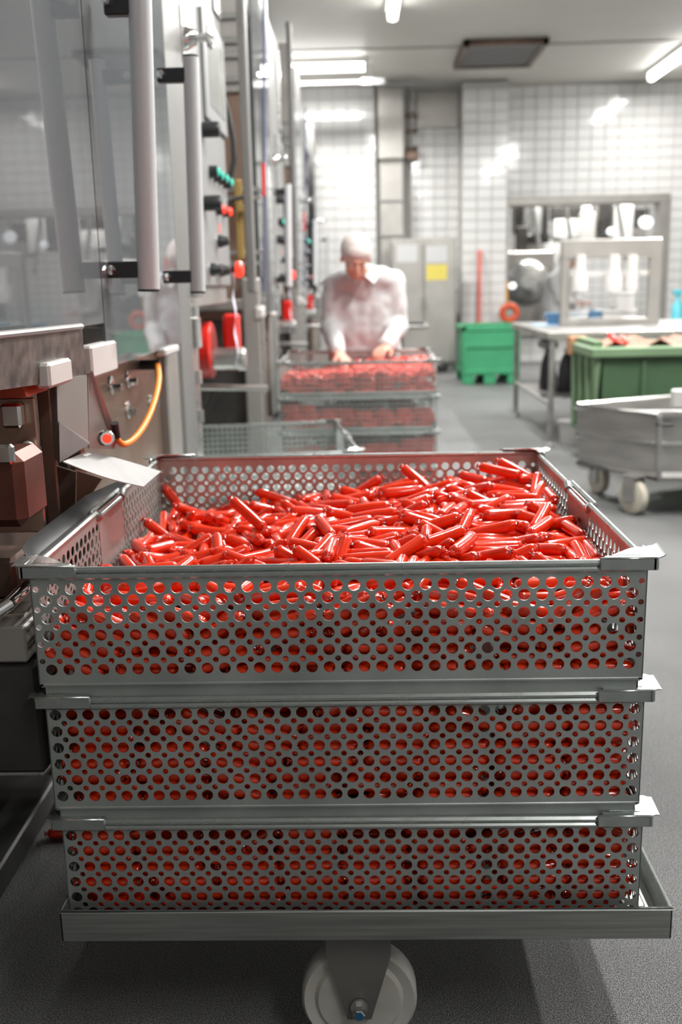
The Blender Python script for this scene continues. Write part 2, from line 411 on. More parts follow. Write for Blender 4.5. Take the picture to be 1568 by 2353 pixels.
# pipes, duct on the end wall
t = thing('wall_duct', (0.42, 11.2, 2.2), 'grey steel duct box high on the end wall beside the pipes', 'duct')
B(0.235, 0.535, 11.1, 11.42, 2.42, 3.24, .008).build('duct_box', SD, t); B(0.25, 0.53, 11.2, 11.42, 0.2, 2.42, .008).build('duct_riser', SD, t)
for z in (1.55, 1.95): B(0.24, 0.54, 11.17, 11.22, z, z + .02, .003).build('bracket', GP, t)
t = thing('water_pipe', (0.63, 11.3, 1.6), 'thin brown-stained vertical pipe with valves beside the duct box', 'pipe')
MB().tube([(0.63, 11.3, 0.3), (0.63, 11.3, 3.2)], .014).build('pipe_run', SD, t)
for z in (2.55, 2.75, 2.92): MB().tube([(0.57, 11.3, z), (0.71, 11.3, z)], .022).build('valve', WD, t)
B(0.56, 0.72, 11.24, 11.32, 2.42, 2.52, .01).build('pipe_clamp', WD, t)
t = thing('ceiling_rail', (0.45, 10.6, 3.2), 'dark short rail fixed across under the ceiling above the duct', 'rail')
MB().tube([(0.22, 10.9, 3.2), (0.75, 10.9, 3.2)], .022).build('bar', GP, t); MB().tube([(0.62, 10.9, 3.2), (0.62, 10.9, CEIL)], .012).build('hanger', GP, t)
t = thing('ceiling_rail', (0.0, 9.6, 3.1), 'dark horizontal rail under the ceiling beside the far light fitting', 'rail')
MB().tube([(-0.8, 10.1, 3.08), (0.26, 10.1, 3.08)], .018).build('bar', GP, t); B(0.05, 0.3, 10.06, 10.14, 3.05, 3.11).build('end_block', GP, t)
MB().tube([(-0.7, 10.1, 3.08), (-0.7, 10.1, CEIL)], .01).build('hanger', GP, t); MB().tube([(0.16, 10.1, 3.08), (0.16, 10.1, CEIL)], .01).build('hanger', GP, t)

# ceiling vent
t = thing('ceiling_vent', (1.6, 10.3, CEIL), 'large dark grey square vent grille set in the ceiling', 'vent')
va, vb, vc, vd = (at(px, py, 2, CEIL - .05) for px, py in ((1040, 160), (1228, 152), (1255, 97), (1068, 103)))
x0, x1, y0, y1 = (va.x + vd.x) / 2, (vb.x + vc.x) / 2, (vc.y + vd.y) / 2, (va.y + vb.y) / 2
f_ = MB()
for q in ((x0, x1, y0, y0 + .06), (x0, x1, y1 - .06, y1), (x0, x0 + .06, y0, y1), (x1 - .06, x1, y0, y1)): f_.box(*q, CEIL - .06, CEIL, .005)
f_.build('frame', WD, t); B(x0, x1, y0, y1, CEIL - .015, CEIL - .002, 0).build('backing', GP, t)
n = 14
for i in range(n):
    y = y0 + .07 + (y1 - y0 - .14) * i / (n - 1)
    MB().box(x0 + .06, x1 - .06, y - .018, y + .018, CEIL - .045, CEIL - .038).build('slat', GP, t)

# light fittings
LBL = ['long lit tube light across the ceiling at the far end above the machines', 'lit tube light running away from the viewer above the middle of the aisle',
       'lit tube light slanting at the upper right by the end wall'] + ['tube light above the near basket stack, out of view', 'tube light above the second machine side of the aisle, out of view', 'near one of two tube lights above the steel tub trolley, out of view',
       'far one of two tube lights above the steel tub trolley, out of view', 'tube light behind the machine row, out of view', 'unseen fill tube light above the viewer, added to light the basket fronts']
for i, (x, y, ln, rz) in enumerate(TUBES):
    t = thing('tube_light_fitting', (x, y, CEIL), LBL[i], 'light', 'ceiling tube lights', rz)
    def L(mb, n, m):
        o = bpy.data.objects.new(n, mb.mesh(n, m)); COL.objects.link(o); o.parent = t; return o
    L(MB().box(-ln / 2, ln / 2, -.06, .06, -.05, 0, .01), 'housing', WHT)
    L(MB().tube([(-ln / 2 + .03, 0, -.085), (ln / 2 - .03, 0, -.085)], .038), 'tube', TUBEM)
    for s in (-1, 1): L(MB().box(s * (ln / 2 - .02) - .02, s * (ln / 2 - .02) + .02, -.045, .045, -.125, -.04, .008), 'end_cap', WHP)

# ================================================================== PERFORATED BASKETS
W, LEN, HB, TH = 0.75, 0.79, 0.148, 0.0015
def perforated(w, h, holes, th):
    """sheet in the u-v plane (u along x, v up to 0 at the rim), real punched holes, extruded along -y"""
    pts = []; ed = []
    def loop(ps):
        k = len(pts); pts.extend([Vector(p) for p in ps]); ed.extend([(k + i, k + (i + 1) % len(ps)) for i in range(len(ps))])
        return (k, len(ps))
    nb = 24; out = []
    for i in range(nb): out.append((-w / 2 + w * i / nb, -h))
    out.append((w / 2, -h)); out.append((w / 2, -h / 2)); out.append((w / 2, 0))
    for i in range(1, nb): out.append((w / 2 - w * i / nb, 0))
    out.append((-w / 2, 0)); out.append((-w / 2, -h / 2))
    loops = [loop(out)]
    for (u, v, r) in holes:
        n = 16 if r > .005 else 10
        loops.append(loop([(u + r * cos(2 * pi * (k + .5) / n), v + r * sin(2 * pi * (k + .5) / n)) for k in range(n)]))
    vs, es, fs, ov, oe, of = delaunay_2d_cdt(pts, ed, [], 0, 1e-7)
    own = {}
    for i, src in enumerate(ov):
        for s in src: own[s] = i
    hid = {}
    for li, (k, n) in enumerate(loops[1:]):
        for j in range(n): hid[own[k + j]] = li
    keep = []
    for f in fs:
        h_ = {hid.get(i, -1) for i in f}
        if len(h_) == 1 and -1 not in h_: continue
        keep.append(tuple(f))
    n = len(vs); V = [(p.x, 0, p.y) for p in vs] + [(p.x, th, p.y) for p in vs]; F = []; SM = []
    for f in keep:
        a, b, c = (vs[i] for i in f); 
        if (b - a).cross(c - a) < 0: f = f[::-1]
        F.append(f); F.append(tuple(i + n for i in f[::-1])); SM += [False, False]
    for k, m in loops:
        for j in range(m):
            a, b = own[k + j], own[k + (j + 1) % m]; F.append((a, b, b + n, a + n)); SM.append(False)
    return V, F, SM
RB0, RS0 = 0.0073, 0.0038
def pattern(w, kind, excl=None):
    hs = []; RB, RS = RB0, RS0
    def put(u, v, r):
        if excl and excl[0] < u < excl[1] and v > excl[2]: return
        hs.append((u, v, r))
    if kind == 'a':                       # the top basket: one staggered row, then a square grid with small holes between
        p = 0.0215; nA = int((w / 2 - .0055) / p); 
        for k in range(-nA, nA + 1): put(k * p, -.0235, RS if abs(k) == nA else RB)
        for j, v in enumerate((-.0385, -.0608, -.0831, -.1054, -.1277)):
            k = -nA
            while k < nA: put((k + .5) * p, v, RB); k += 1
            if j < 4:
                for k in range(-nA, nA + 1): put(k * p, v - .01115, RS)
    else:
        RB, RS = (0.0073, 0.0038) if kind == 'b' else (0.0081, 0.0045)
        p = 0.0206; nB = int((w / 2 - .008) / p - .5)
        for j in range(6):
            v = -.0195 - .0223 * j
            for k in range(-nB - 1, nB + 1): put((k + .5) * p, v, RB)
            if j < 5:
                for k in range(-nB, nB + 1): put(k * p, v - .01115, RS)
    return hs
def panel_mesh(name, w, kind, excl=None):
    V, F, S = perforated(w, HB, pattern(w, kind, excl), TH)
    me = bpy.data.meshes.new(name); me.from_pydata(V, [], F); me.materials.append(BS); me.update()
    return me
PANELS = {}
def place(name, me, parent, loc, rz=0.0):
    o = bpy.data.objects.new(name, me); COL.objects.link(o); o.parent = parent; o.location = loc; o.rotation_euler = (0, 0, rz)
    return o
def local(name, mb, m, parent, label=None):
    o = bpy.data.objects.new(name, mb.mesh(name, m)); COL.objects.link(o); o.parent = parent
    if label: o['label'] = label
    return o
EX = (-.072, .072, -.092)
def make_basket(name, kind, label, loc, rz=0.0, group=None, flange=False, foot=.174):
    """origin: middle of the front rim, at the rim's height; x across, y into the depth"""
    t = thing(name, loc, label, 'basket', group, rz)
    for key, w_, ex in (('f', W - .006, None), ('s', LEN - .006, EX)):
        if (kind, key) not in PANELS: PANELS[kind, key] = panel_mesh('perforated_panel', w_, kind, ex)
    hw = W / 2 - .003
    place('front_panel', PANELS[kind, 'f'], t, (0, 0.003, -.004))
    place('back_panel', PANELS[kind, 'f'], t, (0, LEN - .003, -.004), pi)
    place('side_panel', PANELS[kind, 's'], t, (-hw, LEN / 2, -.004), -pi / 2)
    place('side_panel', PANELS[kind, 's'], t, (hw, LEN / 2, -.004), pi / 2)
    local('floor_plate', MB().box(-hw + .002, hw - .002, .005, LEN - .005, -.1555, -.1535), BS, t)
    # bottom flange, stepped in, that nests inside the rim below
    f = MB()
    for x0, x1, y0, y1 in ((-hw + .004, hw - .004, .007, .0095), (-hw + .004, hw - .004, LEN - .0095, LEN - .007), (-hw + .004, -hw + .0065, .007, LEN - .007), (hw - .0065, hw - .004, .007, LEN - .007)):
        f.box(x0, x1, y0, y1, -foot, -.150, .0006)
    for x0, x1, y0, y1 in ((-hw, hw, .002, .0085), (-hw, hw, LEN - .0085, LEN - .002), (-hw, -hw + .0065, .002, LEN - .002), (hw - .0065, hw, .002, LEN - .002)):
        f.box(x0, x1, y0, y1, -.1535, -.1495, .001)
    local('bottom_flange', f, BS, t)
    # rolled rim: bright top bead and a turned-down lip under it; broken at the handles
    r = MB(); g = .082; yc = LEN / 2
    def bar(x0, x1, y0, y1): r.box(x0, x1, y0, y1, -.0085, 0, .003); 
    bar(-W / 2, W / 2, -.001, .008); bar(-W / 2, W / 2, LEN - .008, LEN + .001)
    for s in (-1, 1):
        xa, xb = sorted((s * (W / 2 + .001), s * (W / 2 - .008)))
        bar(xa, xb, 0, yc - g); bar(xa, xb, yc + g, LEN)
        xa, xb = sorted((s * (W / 2 + .008), s * (W / 2 - .0005)))
        r.box(xa, xb, yc - g - .006, yc + g + .006, -.0085, 0.001, .003)
    r.box(-W / 2 + .004, W / 2 - .004, -.0015, .004, -.0155, -.008, .0025); r.box(-W / 2 + .004, W / 2 - .004, LEN - .004, LEN + .0015, -.0155, -.008, .0025)
    local('rim', r, BR, t)
    # handles: a rod in the gap, its end lugs, and the plain plate under it inside
    for s in (-1, 1):
        x = s * (W / 2 - .004)
        h = local('handle', MB().tube([(x, yc - g + .006, -.013), (x, yc + g - .006, -.013)], .0052, 12), BR, t)
        local('handle_lug', MB().tube([(x, yc - g - .002, -.006), (x, yc - g + .012, -.012)], .0075, 10), BR, h)
        local('handle_lug', MB().tube([(x, yc + g + .002, -.006), (x, yc + g - .012, -.012)], .0075, 10), BR, h)
        pth = [(s * (W / 2 + .001), yc - .06, -.03), (s * (W / 2 + .030), yc - .052, -.048), (s * (W / 2 + .036), yc - .03, -.056), (s * (W / 2 + .036), yc + .03, -.056), (s * (W / 2 + .030), yc + .052, -.048), (s * (W / 2 + .001), yc + .06, -.03)]
        local('drop_handle', MB().tube(pth, .0042, 8), BR, t)
        xa, xb = sorted((s * (W / 2 - .0052), s * (W / 2 - .0035)))
        local('handle_plate', MB().box(xa, xb, yc - .075, yc + .075, -.098, -.016, .0005), BS, t)
    # corner brackets
    for sx in (-1, 1):
        for y, sy in ((0, -1), (LEN, 1)):
            c = MB(); X = sx * W / 2; Yc = y
            l = .062 if sy < 0 else .075
            def bx(a0, a1, b0, b1, z0, z1, bv=.0015):
                xs = sorted((X + sx * a0, X + sx * a1)); ys = sorted((Yc + sy * b0, Yc + sy * b1)); c.box(xs[0], xs[1], ys[0], ys[1], z0, z1, bv)
            bx(-l, .008, .0005, .0045, -.0125, .004)                       # front leg
            bx(.0005, .006, -.052, .0045, -.0125, .004)                     # side leg
            bx(-l + .006, .006, -.006, .0045, .0005, .0042)                 # top plate along the rim
            # flaring catch at the corner, turned up and outward
            P = lambda a, b, z: (X + sx * a, Yc + sy * b, z)
            hi = (.85 if kind == 'a' else .4) if sx > 0 else (.45 if kind == 'a' else .25)
            c.strip([[P(-.014, .004, .003), P(-.004, -.045, .003)], [P(.005, .004, .0033), P(.008, -.046, .0045)], [P(.012, .002, .0045), P(.0135, -.044, .006 * hi + .001)], [P(.0165, .001, .008 * hi), P(.0175, -.041, .012 * hi)]], .0014)
            # gusset across the inside of the corner
            g_ = [P(-.046, -.006, .0045), P(-.006, -.006, .0045), P(-.006, -.036, .0065), P(-.022, -.022, .008)]
            c.prism([g_[0], g_[1], g_[2], g_[3]], (0, 0, -.0018))
            if not flange: pass
            local('corner_bracket', c, BR, t)
    if flange:                            # bent sheet flange welded outside the machine side
        rows = []
        for i in range(17):
            u = i / 16; y = .02 + u * .56
            out = .036 * min(1, u * 7) * (1 if u < .7 else max(0.05, (1 - u) / .3))
            rows.append([(-W / 2 - .001, y, -.012), (-W / 2 - out * .6 - .001, y, -.014), (-W / 2 - out - .0015, y, .004 * min(1, u * 7))])
        local('side_flange', MB().strip(rows, .0016), DKF, t)
    return t

Z1 = RZ; HP = 0.169
top = make_basket('steel_basket', 'a', 'perforated steel basket heaped with red sausages, top of the near stack', (0, 0, Z1), 0, 'perforated baskets', flange=True)
mid = make_basket('steel_basket', 'b', 'perforated steel basket in the middle of the near stack', (.0046, .002, Z1 - HP), 0.003, 'perforated baskets')
low = make_basket('steel_basket', 'b', 'perforated steel basket lowest in the near stack, sitting in the wheeled tray', (.010, .003, Z1 - 2 * HP), -0.002, 'perforated baskets', foot=.1555)
# the stack at the far end of the aisle
FY, FZ = 3.55, RZ - .03
for k in range(4):
    make_basket('steel_basket', 'c', ['perforated steel basket of sausages the worker is reaching into, top of the far stack', 'perforated steel basket second from the top of the far stack',
        'perforated steel basket third from the top of the far stack', 'perforated steel basket at the foot of the far stack'][k], (.006, FY, FZ - k * HP), .004 * (k % 2), 'perforated baskets')
# dolly under the far stack
t = thing('basket_dolly', (0, FY + .4, 0), 'low wheeled base under the far stack of baskets', 'dolly')
B(-.36, .38, FY + .03, FY + .76, FZ - 3 * HP - .176 - .02, FZ - 3 * HP - .176, .004).build('base_frame', SD, t)
for sx in (-.3, .3):
    for sy in (.1, .68): MB().lathe([(-.01, .02), (-.008, -.0 + .026), (.008, .026), (.01, .02)], (sx, FY + sy, -.0 + .026), (1, 0, 0), 16).build('wheel', NYL, t)
# empty basket beside the machines
MBZ = 0.458
make_basket('steel_basket', 'b', 'empty perforated steel basket under the first machine, behind the near stack', (-.352, 2.171, MBZ), .13, 'perforated baskets')
make_basket('steel_basket', 'b', 'perforated steel basket under the empty one, behind the near stack', (-.354, 2.171, MBZ - HP), .13, 'perforated baskets')
# stack's wheeled base
t = thing('basket_dolly', (-.47, 2.6, 0), 'low wheeled base under the empty baskets by the machine', 'dolly')
B(-.72, -.10, 2.27, 2.90, .07, .112, .004).build('base_frame', SD, t)
for sx in (-.66, -.16):
    for sy in (2.35, 2.82): MB().lathe([(-.012, .028), (-.01, .035), (.01, .035), (.012, .028)], (sx, sy, .035), (1, 0, 0), 20).build('wheel', NYL, t)

# near trolley: tray of angle steel on castors
t = thing('tray_trolley', (.02, .4, 0), 'flat wheeled steel tray trolley carrying the near stack of baskets', 'trolley')
TX0, TX1, TY0, TY1, TZ = -.366, .418, -.021, .86, .2365
f = MB()
f.box(TX0, TX1, TY0, TY0 + .004, TZ - .043, TZ, .0015); f.box(TX0, TX1, TY1 - .004, TY1, TZ - .043, TZ, .0015)
f.box(TX0, TX0 + .004, TY0, TY1, TZ - .043, TZ, .0015); f.box(TX1 - .004, TX1, TY0, TY1, TZ - .043, TZ, .0015)
f.build('tray_rim', TS, t)
f = MB()
f.tube([(TX0 + .002, TY0 + .002, TZ), (TX1 - .002, TY0 + .002, TZ), (TX1 - .002, TY1 - .002, TZ), (TX0 + .002, TY1 - .002, TZ)], .0028, 8, closed=True)
f.build('rim_bead', BR, t, 'bright worn top edge of the tray')
B(TX0 + .004, TX1 - .004, TY0 + .004, TY1 - .004, TZ - .0435, TZ - .0398, 0).build('tray_plate', TS, t)
B(TX1 - .05, TX1 - .02, .03, .82, TZ - .0398, TZ - .028, .002).build('support_strip', SS, t)
def near_castor(cx, cy, front):
    zt = TZ - .0435; z = .078
    c = MB()
    for s in (-1, 1):
        yp = cy + s * .026
        pts = [(cx - .043, yp - .0015, zt), (cx + .043, yp - .0015, zt), (cx + .043, yp - .0015, zt - .040), (cx + .016, yp - .0015, z - .022), (cx - .016, yp - .0015, z - .022), (cx - .042, yp - .0015, zt - .040)]
        c.prism(pts, (0, .003, 0))
    c.box(cx - .043, cx + .043, cy - .0275, cy + .0275, zt - .004, zt, .001)
    fk = c.build('castor_fork', FORK, t)
    w_ = MB().lathe([(-.019, .0), (-.019, .055), (-.014, .060), (-.016, .068), (-.017, .074), (-.012, .078), (.012, .078), (.017, .074), (.016, .068), (.014, .060), (.019, .055), (.019, .0)], (cx, cy, z), (0, 1, 0), 48, caps=False)
    w_.build('castor_wheel', NYL, t)
    b = MB().lathe([(-.033, .0), (-.033, .0115), (-.0295, .0115)], (cx, cy, z), (0, 1, 0), 24, caps=False).build('axle_washer', SS, t)
    MB().lathe([(-.048, .0065), (-.047, .008), (-.033, .008), (-.030, .008)], (cx, cy, z), (0, 1, 0), 6, smooth=False).build('axle_nut', CHR, b)
    MB().lathe([(-.050, .002), (-.050, .0055), (-.046, .0055)], (cx, cy, z), (0, 1, 0), 20).build('nut_insert', BLUE, b, 'blue nylon ring of the lock nut')
near_castor(.0175, .030, True)
near_castor(-.27, .76, False); near_castor(.31, .76, False)
